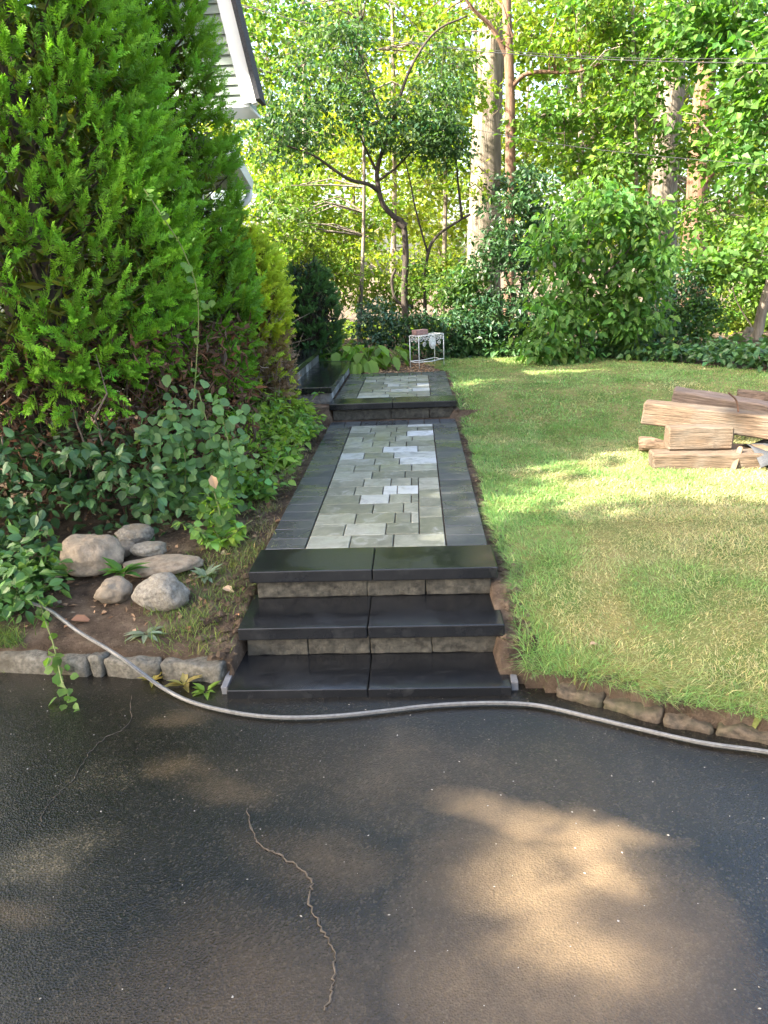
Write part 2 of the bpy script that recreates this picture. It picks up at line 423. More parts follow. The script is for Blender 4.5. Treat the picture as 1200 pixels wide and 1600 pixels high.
# ------------------------------------------------------------------ ground shape
PATH_W = .61
T_, R_, Z0 = .318, .16, .041             # tread depth, rise, first tread level
KX = np.array([-8, -4, -1.81, -1.31, -.68, -.62, .62, .69, .85, 1.01, 1.23, 1.56, 2.6, 4.5, 9])
KY = np.array([1.1, .55, .27, .21, .15, .1, .05, .04, -.02, -.11, -.25, -.37, -.85, -2.0, -5.])
def kerb_y(x): return np.interp(x, KX, KY)
def walk_z(y): return np.interp(y, [.95, 4.40], [.361, .404])
def ground_h(x, y):
    x = np.asarray(x, float); y = np.asarray(y, float)
    P = np.stack([x.ravel(), y.ravel(), np.zeros(x.size)], 1)
    nz = (fbm(P, 1.3, 2, 3).reshape(x.shape)-.5)*.06
    d = y-kerb_y(x)
    lawn = .055+.30*(1-np.exp(-np.maximum(d, 0)/.55))+.19*sstep(3.2, 5.6, y)+nz*.5*sstep(.1, .6, d)
    bed = .10+.26*(1-np.exp(-np.maximum(d, 0)/.9))+.20*sstep(2.5, 5, y)+nz*sstep(.1, .5, d)
    h = np.where(x > 0, lawn, bed)
    # beside the walk the soil lies just under the pavers
    edge = np.where(y < .95, .05+.30*sstep(-.05, .95, y), np.where(y < 4.5, walk_z(y)-.03, .53))
    near = 1-sstep(.66, .95, np.abs(x))
    h = h*(1-near)+np.minimum(h, edge)*near
    h = np.where((np.abs(x) < .60) & (y > .95) & (y < 4.66), walk_z(y)-.016, h)
    h = np.where((np.abs(x) < .60) & (y >= 4.66) & (y < 6.88), .555-.016, h)
    h = np.where((np.abs(x) < .60) & (y <= .95) & (y > -.05), -.05, h)
    h = np.where(d < .04, -.06, h)
    # the wood floor falls away beyond the garden
    h = h-1.2*sstep(11, 30, y)-.0*x
    return h
def gh(x, y): return float(ground_h(np.array([x]), np.array([y]))[0])

def grid_mesh(xs, ys, hf, mat, name, keep=None, smooth=True):
    X, Y = np.meshgrid(xs, ys); Z = hf(X, Y)
    V = np.stack([X.ravel(), Y.ravel(), Z.ravel()], 1); nx = len(xs)
    i, j = np.meshgrid(np.arange(nx-1), np.arange(len(ys)-1)); a = (j*nx+i).ravel()
    if keep is not None:
        cx = (X[:-1, :-1]+X[1:, 1:]).ravel()/2; cy = (Y[:-1, :-1]+Y[1:, 1:]).ravel()/2; a = a[keep(cx, cy)]
    T = np.concatenate([np.stack([a, a+1, a+nx+1], 1), np.stack([a, a+nx+1, a+nx], 1)])
    used = np.unique(T); rm = np.zeros(len(V), int); rm[used] = np.arange(len(used))
    return tri_mesh(name, V[used], rm[T], mat, None, smooth)
xs = np.concatenate([np.linspace(-400, -9, 14)[:-1], np.arange(-9, -2.2, .2), np.arange(-2.2, 2.2, .04), np.arange(2.2, 4.5, .08), np.arange(4.5, 12, .3), np.linspace(12, 400, 14)])
ys = np.concatenate([np.linspace(-200, -5, 8)[:-1], np.arange(-5, -1, .25), np.arange(-1, 9, .04), np.arange(9, 30, .5), np.linspace(30, 500, 14)])
tag(obj('ground', grid_mesh(xs, ys, ground_h, 'soil', 'ground')), 'brown soil and wood floor under the garden', 'ground', None, 'structure')

# lawn sheet and its far edge
FX = np.array([.4, 1.2, 2.6, 3.3, 4.2, 5.5, 7.5]); FY = np.array([8.5, 8.4, 7.95, 7.2, 5.95, 4.7, 3.4])
def lawn_inside(x, y, mg=0.):
    wob = .10*np.sin(x*5+1)+.06*np.sin(x*11)
    P = np.stack([x, y, 0*x], 1); ew = (vnoise(P, 6, 5)-.5)*.10
    lft = np.where(y > 7., .52-.25*(y-7), np.where(y > 4.5, .655, np.where(y > .95, .675, .70)))+ew*.8+mg
    return (x > lft) & (y > kerb_y(x)+.015+mg*.8+ew*.3) & (y < np.interp(x, FX, FY)+wob*.5-mg) & (x < 7.4)
lx = np.arange(.3, 7.5, .06); ly = np.arange(-3.5, 8.8, .06)
tag(obj('lawn', grid_mesh(lx, ly, lambda a, b: ground_h(a, b)+.008, 'lawn', 'lawn', lambda a, b: lawn_inside(a, b, .06))), 'mown lawn sloping up beside the walkway', 'lawn', None, 'structure')

# driveway
def drive_h(x, y):
    P = np.stack([x.ravel(), y.ravel(), 0*x.ravel()], 1)
    return (fbm(P, 1.1, 9, 3).reshape(x.shape)-.5)*.012
dxs = np.concatenate([np.arange(-12, -3, .5), np.arange(-3, 4, .08), np.arange(4, 14, .5)]); dys = np.concatenate([np.arange(-14, -3, .5), np.arange(-3, 1.4, .08)])
drive = tag(obj('driveway', grid_mesh(dxs, dys, drive_h, 'asphalt', 'driveway', lambda x, y: (y < kerb_y(x)+.12) & ((np.abs(x) > .7) | (y < .10)))), 'wet dark asphalt driveway with muddy streaks', 'driveway', None, 'structure')
def crack(pxs, wd):
    P = []
    for (x, y) in pxs:
        d = FW+RT*(x-600)/F_PX-UP*(y-800)/F_PX; q = CAM+d*(.008-CAM[2])/d[2]; P.append(q)
    P = spline(P, 10); n = len(P)
    P[:, :2] += (RNG.random((n, 2))-.5)*.012
    tg = nrm(np.gradient(P, axis=0)); sd = np.stack([-tg[:, 1], tg[:, 0], 0*tg[:, 0]], 1)
    wv = wd*(.35+RNG.random(n))[:, None]; wv[0] *= .2; wv[-1] *= .2
    L = P+sd*wv; Rr = P-sd*wv; Md = P.copy()
    z = drive_h(P[:, 0], P[:, 1]); L[:, 2] = z+.0025; Rr[:, 2] = z+.0025; Md[:, 2] = z+.0045
    V = np.stack([L, Md, Rr], 1).reshape(-1, 3); T = []
    for i in range(n-1):
        a = i*3
        for k in (0, 1): T += [(a+k, a+k+1, a+k+4), (a+k, a+k+4, a+k+3)]
    obj('crack', tri_mesh('crack', V, np.array(T), 'crack'), drive)
crack([(385, 1260), (400, 1310), (440, 1335), (485, 1372), (482, 1408), (505, 1450), (522, 1490), (520, 1540), (505, 1580)], .0032)
crack([(205, 1085), (200, 1130), (165, 1150), (135, 1180), (115, 1215), (75, 1255), (60, 1290)], .0014)
0 and crack([(195, 1205), (220, 1228), (262, 1250), (300, 1278)], .0018)
# grit lying on the driveway
def bits(n, xr, yr, smin, smax, seed, hf, elong=1.):
    r = np.random.default_rng(seed); A = Acc()
    oct_ = np.array([[1, 0, 0], [-1, 0, 0], [0, 1, 0], [0, -1, 0], [0, 0, 1], [0, 0, -1]], float)
    tt = [(0, 2, 4), (2, 1, 4), (1, 3, 4), (3, 0, 4), (2, 0, 5), (1, 2, 5), (3, 1, 5), (0, 3, 5)]
    X = r.uniform(*xr, n); Y = r.uniform(*yr, n)
    ok = Y < kerb_y(X)-.03; X = X[ok]; Y = Y[ok]; Z = hf(X, Y)
    for x, y, z in zip(X, Y, Z):
        s = smin+(smax-smin)*r.random()**3
        a = r.random()*6.28; q = oct_*(s*(.7+.6*r.random((6, 1))))*[1.3, .9, .6]
        R = np.array([[math.cos(a), -math.sin(a), 0], [math.sin(a), math.cos(a), 0], [0, 0, 1]])
        A.add(q@R.T+[x, y, z+s*.3], tt)
    return A
g = bits(600, (-2.2, 2.2), (-1.8, .2), .0006, .0040, 3, drive_h)
tag(obj('grit', g.mesh('grit', 'pebble')), 'pale grit scattered on the wet driveway', 'grit', None, 'stuff')

# ------------------------------------------------------------------ front steps
steps = empty('front_steps', (0, 0, 0)); tag(steps, 'three wide black stone steps rising from the driveway to the walkway', 'steps')
OV = .02
def tread(parent, x0, x1, y0, y1, ztop, th=.062, label=None, mat='tread'):
    return bm_obj('tread', box_bm(x0, x1, y0, y1, ztop-th, ztop, .007, 3), mat, parent)
def riser_row(parent, cuts_, y, z0, z1, mat='riser', seed=0, depth=.2):
    for i in range(len(cuts_)-1):
        a, b = cuts_[i]+.0015, cuts_[i+1]-.0015
        bm = rough_box_bm(b-a, depth, z1-z0, .004, 6, .005, 14, seed*10+i)
        bm_obj('riser_block', bm, mat, parent, False, ((a+b)/2, y+depth/2, (z0+z1)/2))
xL, xM, xR = -PATH_W-OV, .0, PATH_W+OV
for k, (ya, yb, sh) in enumerate(((0, T_+.06, .0), (T_-.03, 2*T_+.06, -.012), (2*T_-.03, 2*T_+.30, .0))):
    zt = Z0+k*R_
    thick = .062 if k else .09
    tread(steps, xL, xM+sh-.0015, ya, yb, zt, thick); tread(steps, xM+sh+.0015, xR, ya, yb, zt-.001, thick)
riser_row(steps, [-.60, -.305, -.005, .29, .60], T_+.005, Z0+.001, Z0+R_-.063, 'riser', 1)
riser_row(steps, [-.60, -.03, .27, .60], 2*T_+.005, Z0+R_+.001, Z0+2*R_-.063, 'riser', 2)
for sx in (-1, 1):   # side cheeks of the stairs
    bm_obj('side_block', rough_box_bm(.10, .52, .16, .004, 5, .006, 12, 31+sx), 'riser', steps, False, (sx*.545, T_+.34, .05))
# pale strips of mortar board at the feet of the bottom tread
for sx, lab in ((-1, None), (1, None)):
    bm_obj('edge_strip', rough_box_bm(.030, .26, .05, .003, 4, .006, 9, 50+sx), 'plastic_edge', steps, False, (sx*(PATH_W+OV+.020), .17, .012))

# ------------------------------------------------------------------ walkway
def paver_mesh_cache():
    cache = {}
    def get(wx, wy, th, bev):
        key = (round(wx, 3), round(wy, 3))
        if key not in cache:
            bm = bmesh.new(); g = .0030
            a, b = wx/2-g, wy/2-g
            ring = [[bm.verts.new((sx*(a-i), sy*(b-i), z)) for sx, sy in ((-1, -1), (1, -1), (1, 1), (-1, 1))] for i, z in ((0, -th), (0, -bev), (bev, 0))]
            for q in range(2):
                for c in range(4): bm.faces.new((ring[q][c], ring[q][(c+1) % 4], ring[q+1][(c+1) % 4], ring[q+1][c]))
            bm.faces.new(ring[2])
            me = bpy.data.meshes.new('paver'); bm.to_mesh(me); bm.free(); cache[key] = me
        return cache[key]
    return get
pm = {'paver': paver_mesh_cache(), 'border': paver_mesh_cache()}
def paver(parent, x0, x1, y0, y1, zf, kind='paver'):
    me = pm[kind](x1-x0, y1-y0, .06, .003)
    if not me.materials: setmat(me, kind)
    o = bpy.data.objects.new('paver' if kind == 'paver' else 'border_paver', me)
    xc, yc = (x0+x1)/2, (y0+y1)/2
    o.location = (xc, yc, zf(yc)+random.uniform(-.0015, .0015))
    o.rotation_euler = (math.atan2(zf(yc+.1)-zf(yc-.1), .2)+random.uniform(-.006, .006), random.uniform(-.006, .006), random.uniform(-.004, .004))
    link(o, parent)
def fill_field(parent, x0, x1, y0, y1, zf, seed):
    r = random.Random(seed); nx = 16; u = (x1-x0)/nx; ny = int(round((y1-y0)/.098)); v = (y1-y0)/ny
    G = -np.ones((ny, nx), int); k = 0
    for j in range(ny):
        for i in range(nx):
            if G[j, i] >= 0: continue
            run = 0
            while i+run < nx and G[j, i+run] < 0: run += 1
            best = None
            for w_ in (3, 4, 5, 6, 7, 2, 1):
                if w_ > run: continue
                for d_ in ((2, 2, 3, 1) if w_ > 2 else (2, 1)):
                    if j+d_ > ny: continue
                    sc_ = r.random()*1.6+{2: 1.1, 3: .3, 1: -.9}[d_]+{3: .3, 4: .5, 5: .6, 6: .4, 7: .3, 2: -1., 1: -2.5}[w_]
                    e = i+w_
                    if run-w_ in (1, 2): sc_ -= 1.2
                    if e < nx and j > 0 and G[j-1, e-1] != G[j-1, e]: sc_ -= 3.6      # no joints running through
                    if w_ == run and e < nx and d_ > 1 and j > 0: sc_ -= .1
                    if best is None or sc_ > best[0]: best = (sc_, w_, d_)
            _, a, b = best
            G[j:j+b, i:i+a] = k; k += 1
            paver(parent, x0+i*u, x0+(i+a)*u, y0+j*v, y0+(j+b)*v, zf)
walk = tag(empty('walkway_path', (0, 0, 0)), 'paved walkway of grey pavers with charcoal borders', 'path', None, 'structure')
zw = lambda y: float(walk_z(y))
Y0W, Y1W = 2*T_+.302, 4.18
fill_field(walk, -.385, .385, Y0W, Y1W, zw, 5)
nb = 20
for sx in (-1, 1):
    for i in range(nb):
        a = Y0W+(Y1W-Y0W)*i/nb; b = Y0W+(Y1W-Y0W)*(i+1)/nb
        x0, x1 = (.387, PATH_W) if sx > 0 else (-PATH_W, -.387)
        paver(walk, x0, x1, a, b, zw, 'border')
for i in range(8):
    paver(walk, -PATH_W+i*2*PATH_W/8, -PATH_W+(i+1)*2*PATH_W/8, Y1W, 4.40, zw, 'border')
# landing step
ZU = .555
lstep = tag(empty('landing_step', (0, 4.53, 0)), 'single black stone step across the far end of the walkway', 'step')
lstep.location = (0, 0, 0)
tread(lstep, xL, -.0015, 4.52, 4.86, ZU+.006, .062); tread(lstep, .0015, xR, 4.52, 4.86, ZU+.005, .062)
riser_row(lstep, [-.60, -.02, .36, .60], 4.555, .39, ZU-.058, 'riser', 4)
land = tag(empty('landing_path', (0, 0, 0)), 'upper paved landing beyond the single black step', 'path', None, 'structure')
zl = lambda y: ZU
fill_field(land, -.385, .385, 4.862, 6.56, zl, 11)
for sx in (-1, 1):
    for i in range(10):
        a = 4.862+(6.56-4.862)*i/10; b = 4.862+(6.56-4.862)*(i+1)/10
        x0, x1 = (.387, PATH_W) if sx > 0 else (-PATH_W, -.387)
        paver(land, x0, x1, a, b, zl, 'border')
for i in range(8): paver(land, -PATH_W+i*2*PATH_W/8, -PATH_W+(i+1)*2*PATH_W/8, 6.56, 6.88, zl, 'border')
# side steps up towards the house
side = tag(empty('side_steps', (0, 0, 0)), 'two black topped steps with pale risers climbing towards the house', 'steps')
SY0, SY1 = 4.70, 7.15
for k in range(2):
    xf = -.615-.40*k; zt = .705+.16*k
    bm_obj('tread', box_bm(xf-.44, xf, SY0, SY0+1.22, zt-.06, zt, .007, 3), 'tread', side)
    bm_obj('tread', box_bm(xf-.44, xf, SY0+1.223, SY1, zt-.06, zt-.001, .007, 3), 'tread', side)
    n = 18; wv = [random.choice((.6, 1., 1.5)) for _ in range(n)]; cs = [0]
    for q in wv: cs.append(cs[-1]+q/sum(wv))
    for i in range(n):
        a = SY0+.03+(SY1-SY0-.03)*cs[i]; b = SY0+.03+(SY1-SY0-.03)*cs[i+1]
        bm = rough_box_bm(.10, b-a-.003, .10, .003, 3, .004, 14, 80+i+20*k)
        bm_obj('riser_block', bm, 'riser_light', side, False, (xf-.075, (a+b)/2, zt-.112))
bm_obj('end_wall', rough_box_bm(.95, .12, .42, .004, 9, .014, 9, 99), 'rough_wall', side, False, (-1.11, SY0+.10, .43))
bm_obj('core', box_bm(-2.0, -1.13, SY0+.06, SY1-.02, .4, .80), 'rough_wall', side)
bm_obj('top_slab', box_bm(-2.1, -1.46, SY0, SY1, .80, .861, .006, 2), 'tread', side)

# ------------------------------------------------------------------ kerbs
def kerb_row(name, label, spans, hgt, depth, mat, zoff=0.):
    k = tag(empty(name), label, 'kerb', None, 'structure')
    for i, (x0, x1) in enumerate(spans):
        xm = (x0+x1)/2; ya, yb = float(kerb_y(x0)), float(kerb_y(x1)); L = math.hypot(x1-x0, yb-ya)
        h = hgt*random.uniform(.9, 1.1)
        bm = rough_box_bm(L-.006, depth, h+.06, .012, 9, .018, 11, 120+i+int(x0*10))
        o = bm_obj('stone', bm, mat, k, True, (xm, (ya+yb)/2+depth/2, (h+.06)/2-.06+zoff))
        o.rotation_euler = (random.uniform(-.03, .03), random.uniform(-.02, .02), math.atan2(yb-ya, x1-x0))
    return k
kerb_row('kerb_left', 'pale stone kerb between driveway and planting bed', [(-3.6, -3.0), (-3.0, -2.35), (-2.35, -1.84), (-1.84, -1.33), (-1.33, -1.26), (-1.26, -.98), (-.98, -.66)], .095, .19, 'kerb')
kerb_row('kerb_right', 'low dark mossy stone kerb along the lawn edge', [(.84, 1.02), (1.02, 1.22), (1.22, 1.40), (1.40, 1.78), (1.78, 2.3), (2.3, 2.9), (2.9, 3.6)], .036, .11, 'kerb_dark')

# ------------------------------------------------------------------ boulders
def boulder(label, x, y, sx, sy, sz, rz, seed, mat, sink=.3, flat=.0):
    bm = bmesh.new(); bmesh.ops.create_icosphere(bm, subdivisions=4, radius=1)
    for v in bm.verts:
        p = v.co.copy()
        n1 = mnoise.fractal(p*.9+Vector((seed*5.3, seed, 0)), 1., 2., 3); n2 = mnoise.noise(p*3.2+Vector((0, seed*3, 1)))
        p *= 1+.28*n1+.06*n2+.018*mnoise.noise(p*9+Vector((seed, 2, 7)))
        if flat and p.z > flat: p.z = flat+(p.z-flat)*.25
        v.co = Vector((p.x*sx, p.y*sy, p.z*sz))*.87
    o = bm_obj('boulder', bm, mat, None, True, (x, y, gh(x, y)+sz*(1-sink*2)))
    o.rotation_euler = (random.uniform(-.1, .1), random.uniform(-.1, .1), rz)
    tag(o, label, 'boulder', 'boulders piled in the planting bed')
boulder('largest tan boulder, at the outer end of the pile beside the leafy groundcover', -1.60, .97, .20, .15, .15, .3, 1, 'boulder_tan', .2)
boulder('flat grey oval boulder at the back of the pile against the leaves', -1.47, 1.30, .13, .09, .065, .1, 2, 'boulder_grey', .0)
boulder('small tan boulder wedged between the largest boulder and two grey ones', -1.47, 1.12, .075, .06, .06, .5, 3, 'boulder_tan', .0)
boulder('smooth grey oval boulder resting on the flat tan slab stone', -1.30, 1.06, .11, .07, .055, .25, 4, 'boulder_grey', -.2)
boulder('flat tan slab stone under the smooth grey oval boulder', -1.20, .93, .24, .12, .06, .15, 5, 'boulder_tan', .15, .5)
boulder('small rounded tan boulder at the front with a weed behind it', -1.36, .66, .105, .085, .08, 0, 6, 'boulder_tan', .15)
boulder('speckled grey angular boulder at the front near the steps', -1.09, .62, .16, .12, .11, -.2, 8, 'boulder_grey', .2)

# ------------------------------------------------------------------ hose
hp = []
for (x, y, z) in ((40, 940, .24), (75, 952, .215), (120, 985, .19), (165, 1012, .155), (200, 1035, .125), (250, 1072, .03), (300, 1097, .014), (370, 1114, .014), (440, 1121, .014), (520, 1119, .014), (600, 1111, .014), (670, 1103, .014), (740, 1099, .014), (800, 1099, .014), (850, 1104, .014), (920, 1120, .014), (1000, 1139, .014), (1100, 1161, .014), (1200, 1175, .014), (1330, 1200, .014), (1500, 1260, .014)):
    d = FW+RT*(x-600)/F_PX-UP*(y-800)/F_PX; hp.append(CAM+d*(z-CAM[2])/d[2])
hp = spline(hp, 8)
A = Acc(); A.tube(hp, .0092, 10); hose = tag(obj('garden_hose', A.mesh('garden_hose', 'hose', smooth=True)), 'pale grey garden hose snaking across the driveway before the steps', 'hose')
A = Acc(); A.tube(hp+np.array([0, -.0070, .0035]), .0023, 6); obj('stripe', A.mesh('stripe', 'hose_dark', smooth=True), hose)

# ------------------------------------------------------------------ plant stand and brick
ps = tag(empty('plant_stand', (.28, 7.3, .555)), 'white wrought iron plant stand with scrollwork at the lawn edge', 'plant stand')
pa = np.array([.28, 7.30]); pr = np.array([.62, 7.66]); pl = np.array([.16, 7.46]); pb = pr+pl-pa
HT = .41
def loc3(p2, z): return np.array([p2[0]-.28, p2[1]-7.30, z])
def part_tube(name, pts, r, parent, mat='iron_white', ns=6):
    A = Acc(); A.tube(np.array(pts), r, ns); return obj(name, A.mesh(name, mat, smooth=True), parent)
for p in (pa, pr, pl, pb):
    part_tube('leg', [loc3(p, -.01), loc3(p, HT)], .0065, ps)
for z, nm in ((HT, 'top_rail'), (.075, 'lower_rail')):
    for a, b in ((pa, pr), (pr, pb), (pb, pl), (pl, pa)):
        part_tube(nm, [loc3(a, z), loc3((a+b)/2, z-(.012 if z < .1 else 0)), loc3(b, z)], .007, ps)
for i in range(1, 8):
    t = i/8; part_tube('top_bar', [loc3(pa+(pr-pa)*t, HT), loc3(pl+(pb-pl)*t, HT)], .004, ps)
def scroll(a, b, t0, zc, r, turns, sgn, name='scroll'):
    u = nrm((b-a)[None])[0]; c = a+(b-a)*t0; pts = []
    for q in np.linspace(0, 1, 22):
        ang = q*turns*2*math.pi; rr = r*(1-.8*q)
        p = c+u*(rr*math.cos(ang)*sgn); pts.append(loc3(p, zc+rr*math.sin(ang)))
    part_tube(name, pts, .0042, ps, ns=5)
for a, b in ((pa, pr),):
    for t0, sg in ((.10, 1), (.25, -1), (.40, 1), (.72, -1), (.84, 1), (.94, -1)):
        scroll(a, b, t0, HT-.045, .038, 1.6, sg)
    for t0, sg in ((.22, 1), (.82, -1)): scroll(a, b, t0, HT-.115, .034, 1.5, sg)
for t0, sg in ((.3, 1), (.72, -1)): scroll(pa, pl, t0, HT-.05, .04, 1.6, sg)
u = nrm((pr-pa)[None])[0]; c0 = pa+(pr-pa)*.55
pts = [loc3(c0+u*.062*math.cos(q), HT-.095+.085*math.sin(q)) for q in np.linspace(0, 2*math.pi, 25)]
part_tube('medallion_ring', pts, .006, ps)
bmm = bmesh.new()
fan = [bmm.verts.new(loc3(c0+u*.05*math.cos(q)+np.array([u[1], -u[0]])*.004, HT-.085+.06*math.sin(q))) for q in np.linspace(0, 2*math.pi, 20, endpoint=False)]
fc = bmm.faces.new(fan); ext = bmesh.ops.extrude_face_region(bmm, geom=[fc])
bmesh.ops.translate(bmm, vec=(-u[1]*.010, u[0]*.010, 0), verts=[g for g in ext['geom'] if isinstance(g, bmesh.types.BMVert)])
bm_obj('medallion', bmm, 'iron_white', ps)
for q in np.linspace(.6, 2.5, 6):
    p = c0+u*.02*math.cos(-q); part_tube('petal', [loc3(c0+u*.012*math.cos(q), HT-.10-.005), loc3(c0+u*.05*math.cos(q)+np.array([u[1], -u[0]])*.006, HT-.10-.075*math.sin(q))], .006, ps, ns=5)
brk = bm_obj('brick', box_bm(-.105, .105, -.05, .05, 0, .065, .004, 1), 'brick', None, False, (.30, 7.52, .555+HT+.008))
brk.rotation_euler = (0, 0, .75); tag(brk, 'reddish brick lying on the white plant stand', 'brick')

# ------------------------------------------------------------------ timbers
def timber(label, a, b, wd, hg, mat='timber', seed=0, tilt=0, cuts=8, amp=.008, name='timber', cat='timber', grp='old timbers stacked on the lawn'):
    a = np.array(a, float); b = np.array(b, float); L = np.linalg.norm(b-a)
    bm = rough_box_bm(L, wd, hg, .012, cuts, amp, 6, seed)
    me_o = bm_obj(name, bm, mat, None, False)
    d = (b-a)/L; side_ = nrm(np.cross([0, 0, 1.], d)[None])[0]; up_ = np.cross(d, side_)
    me_o.matrix_world = Matrix(((d[0], side_[0], up_[0], (a+b)[0]/2), (d[1], side_[1], up_[1], (a+b)[1]/2), (d[2], side_[2], up_[2], (a+b)[2]/2), (0, 0, 0, 1)))@Matrix.Rotation(tilt, 4, 'X')
    return tag(me_o, label, cat, grp)
gz = gh(2.3, 2.6)
timber('lowest front timber lying in the grass under the short block', (1.93, 2.50, gz+.05), (2.68, 2.44, gz+.045), .17, .13, 'timber', 3, .06, 16, .008)
timber('short squared timber block standing on the lowest front timber', (2.05, 2.57, gz+.20), (2.50, 2.55, gz+.20), .16, .165, 'timber', 5, -.04, 12, .009)
timber('longest squared timber laid on top of the pile', (2.01, 3.02, gz+.315), (4.2, 2.10, gz+.12), .19, .165, 'timber', 7, .03, 26, .006)
timber('grey weathered timber behind the longest timber', (2.40, 3.56, gz+.33), (4.4, 2.75, gz+.02), .18, .15, 'timber_dark', 9, .1, 26, .014)
timber('dark timber underneath carrying the longest timber', (2.32, 2.78, gz+.10), (2.52, 3.62, gz+.11), .17, .17, 'timber_dark', 11, 0, 12, .01)
timber('dark timber at the back carrying the far end of the pile', (3.5, 2.15, gz+.06), (3.7, 3.3, gz+.09), .17, .15, 'timber_dark', 12, 0, 12, .01)
timber('thin broken board lying flat under the timbers', (2.52, 2.62, gz+.10), (3.4, 2.50, gz+.08), .15, .025, 'board_light', 13, .05, 16, .006)
def log(label, a, b, r, seed, mat='log'):
    n = 18; a = np.array(a, float); b = np.array(b, float)
    P = a+(b-a)*np.linspace(0, 1, n)[:, None]; P[:, 2] += .02*np.sin(np.linspace(0, 5, n)+seed)
    V, T = tube_np(P, r*(1+.15*np.sin(np.linspace(0, 9, n)+seed)), 16)
    V = V+(np.stack([fbm(V, 14, seed+k) for k in range(3)], 1)-.5)*r*.55
    tag(obj('log', tri_mesh('log', V-a, T, mat), None, a), label, 'log', 'old timbers stacked on the lawn')
log('short crumbling bark covered log sticking out beside the short block', (1.98, 2.98, gz+.05), (2.42, 2.86, gz+.05), .052, 1)
log('thick rotten log at the back of the timber pile', (3.12, 4.0, gh(3.12, 4.0)+.17), (4.9, 3.5, gz+.16), .115, 4)
A = Acc(); A.tube(spline([(2.62, 2.72, gz+.30), (2.60, 2.74, gz+.42), (2.52, 2.70, gz+.49)], 5), .007, 6)
tag(obj('iron_spike', A.mesh('iron_spike', 'rust', (2.62, 2.72, gz+.3)), None, (2.62, 2.72, gz+.3)), 'bent rusty iron spike standing out of the timber pile', 'spike')
# splinter and mesh cloth
timber('pale splintered stake leaning on the lowest front timber', (2.46, 2.34, gz+.0), (2.53, 2.42, gz+.15), .035, .012, 'board_light', 21, 0, 3, .004, 'stake', 'stake', None)
cl = np.stack(np.meshgrid(np.linspace(0, 1, 24), np.linspace(0, 1, 14)), -1).reshape(-1, 2)
CV = np.stack([2.62+.75*cl[:, 0], 2.28+.42*cl[:, 1], gz+.12-.11*(1-cl[:, 1])**2+.04*np.sin(cl[:, 0]*9+cl[:, 1]*4)+.03*fbm(np.c_[cl, cl[:, :1]], 5, 3)], 1)
ii = [(j*24+i) for j in range(13) for i in range(23)]; CT = [t for a in ii for t in ((a, a+1, a+25), (a, a+25, a+24))]
o = obj('mesh_cloth', tri_mesh('mesh_cloth', CV, np.array(CT), 'mesh_cloth', None, True)); sm = o.modifiers.new('thick', 'SOLIDIFY'); sm.thickness = .003
tag(o, 'crumpled grey mesh cloth beside the lowest front timber', 'cloth')

# ------------------------------------------------------------------ house
house = tag(empty('house', (-1.38, 4.97, 0), math.radians(8)), 'sage green house with white trimmed eaves behind the evergreens', 'house')
ZE = 3.55                                  # local x runs outwards, local y along the wall
def slab_prism(name, q, y0, y1, mat, parent):
    """quad q in x,z extruded from y0 to y1"""
    V = [(x, y0, z) for x, z in q]+[(x, y1, z) for x, z in q]
    me = bpy.data.meshes.new(name); me.from_pydata(V, [], [(0, 1, 2, 3), (7, 6, 5, 4), (0, 4, 5, 1), (1, 5, 6, 2), (2, 6, 7, 3), (3, 7, 4, 0)])
    setmat(me, mat); return obj(name, me, parent)
bpy.context.view_layer.update(); HINV = house.matrix_basis.inverted()
def hl(p): return HINV@Vector(p)
bm_obj('wall', box_bm(-8.0, -1.26, .55, 5.5, 0, ZE+.013), 'siding', house)
slab_prism('roof', [(-1.0, ZE+.02), (-1.0, ZE+.07), (-4.2, ZE+2.2), (-4.2, ZE+2.15)], .50, 5.6, 'shingle', house)
slab_prism('roof', [(-4.2, ZE+2.15), (-4.2, ZE+2.2), (-8.3, ZE+.07), (-8.3, ZE+.02)], .50, 5.6, 'shingle', house)
# steep overhanging gable that faces the street
GY = 5.0
_br, _pk = at(386, 163, GY), at(338, -28, GY)
gl, gr, gt = Vector((_br[0]-(_pk[2]-_br[2])*.9-.35, 0, _br[2])), Vector((_br[0], 0, _br[2])), Vector((_pk[0], 0, _pk[2]))
def gx(z, e): t = (z-gr.z)/(gt.z-gr.z); return e.x+(gt.x-e.x)*t
def gable_piece(name, q, y0, y1, mat, lap=0.):
    V = [tuple(hl((x, y0-(lap if k < 2 else 0), z))) for k, (x, z) in enumerate(q)]+[tuple(hl((x, y1, z))) for x, z in q]
    me = bpy.data.meshes.new(name); me.from_pydata(V, [], [(0, 1, 2, 3), (7, 6, 5, 4), (0, 4, 5, 1), (1, 5, 6, 2), (2, 6, 7, 3), (3, 7, 4, 0)]); setmat(me, mat); return obj(name, me, house)
nb = 12; bh = (gt.z-gr.z)/nb
for i in range(nb):
    z0, z1 = gr.z+i*bh+.002, gr.z+(i+1)*bh
    gable_piece('siding_board', [(gx(z0, gl), z0), (gx(z0, gr), z0), (gx(z1, gr), z1), (gx(z1, gl), z1)], GY, GY+.02, 'siding', .016)
gable_piece('gable_wall', [(gl.x, gr.z), (gr.x, gr.z), (gt.x+.001, gt.z), (gt.x-.001, gt.z)], GY+.022, GY+.55, 'siding')
def rake(e, a, b, y0, y1, name, mat, ext=.0):
    d = np.array([gt.x-e.x, gt.z-e.z]); d /= np.linalg.norm(d); n_ = np.array([d[1], -d[0]])*(1 if e is gr else -1)
    p, q = np.array([e.x, e.z])-d*ext, np.array([gt.x, gt.z])
    gable_piece(name, [tuple(p+n_*a), tuple(p+n_*b), tuple(q+n_*b), tuple(q+n_*a)], y0, y1, mat)
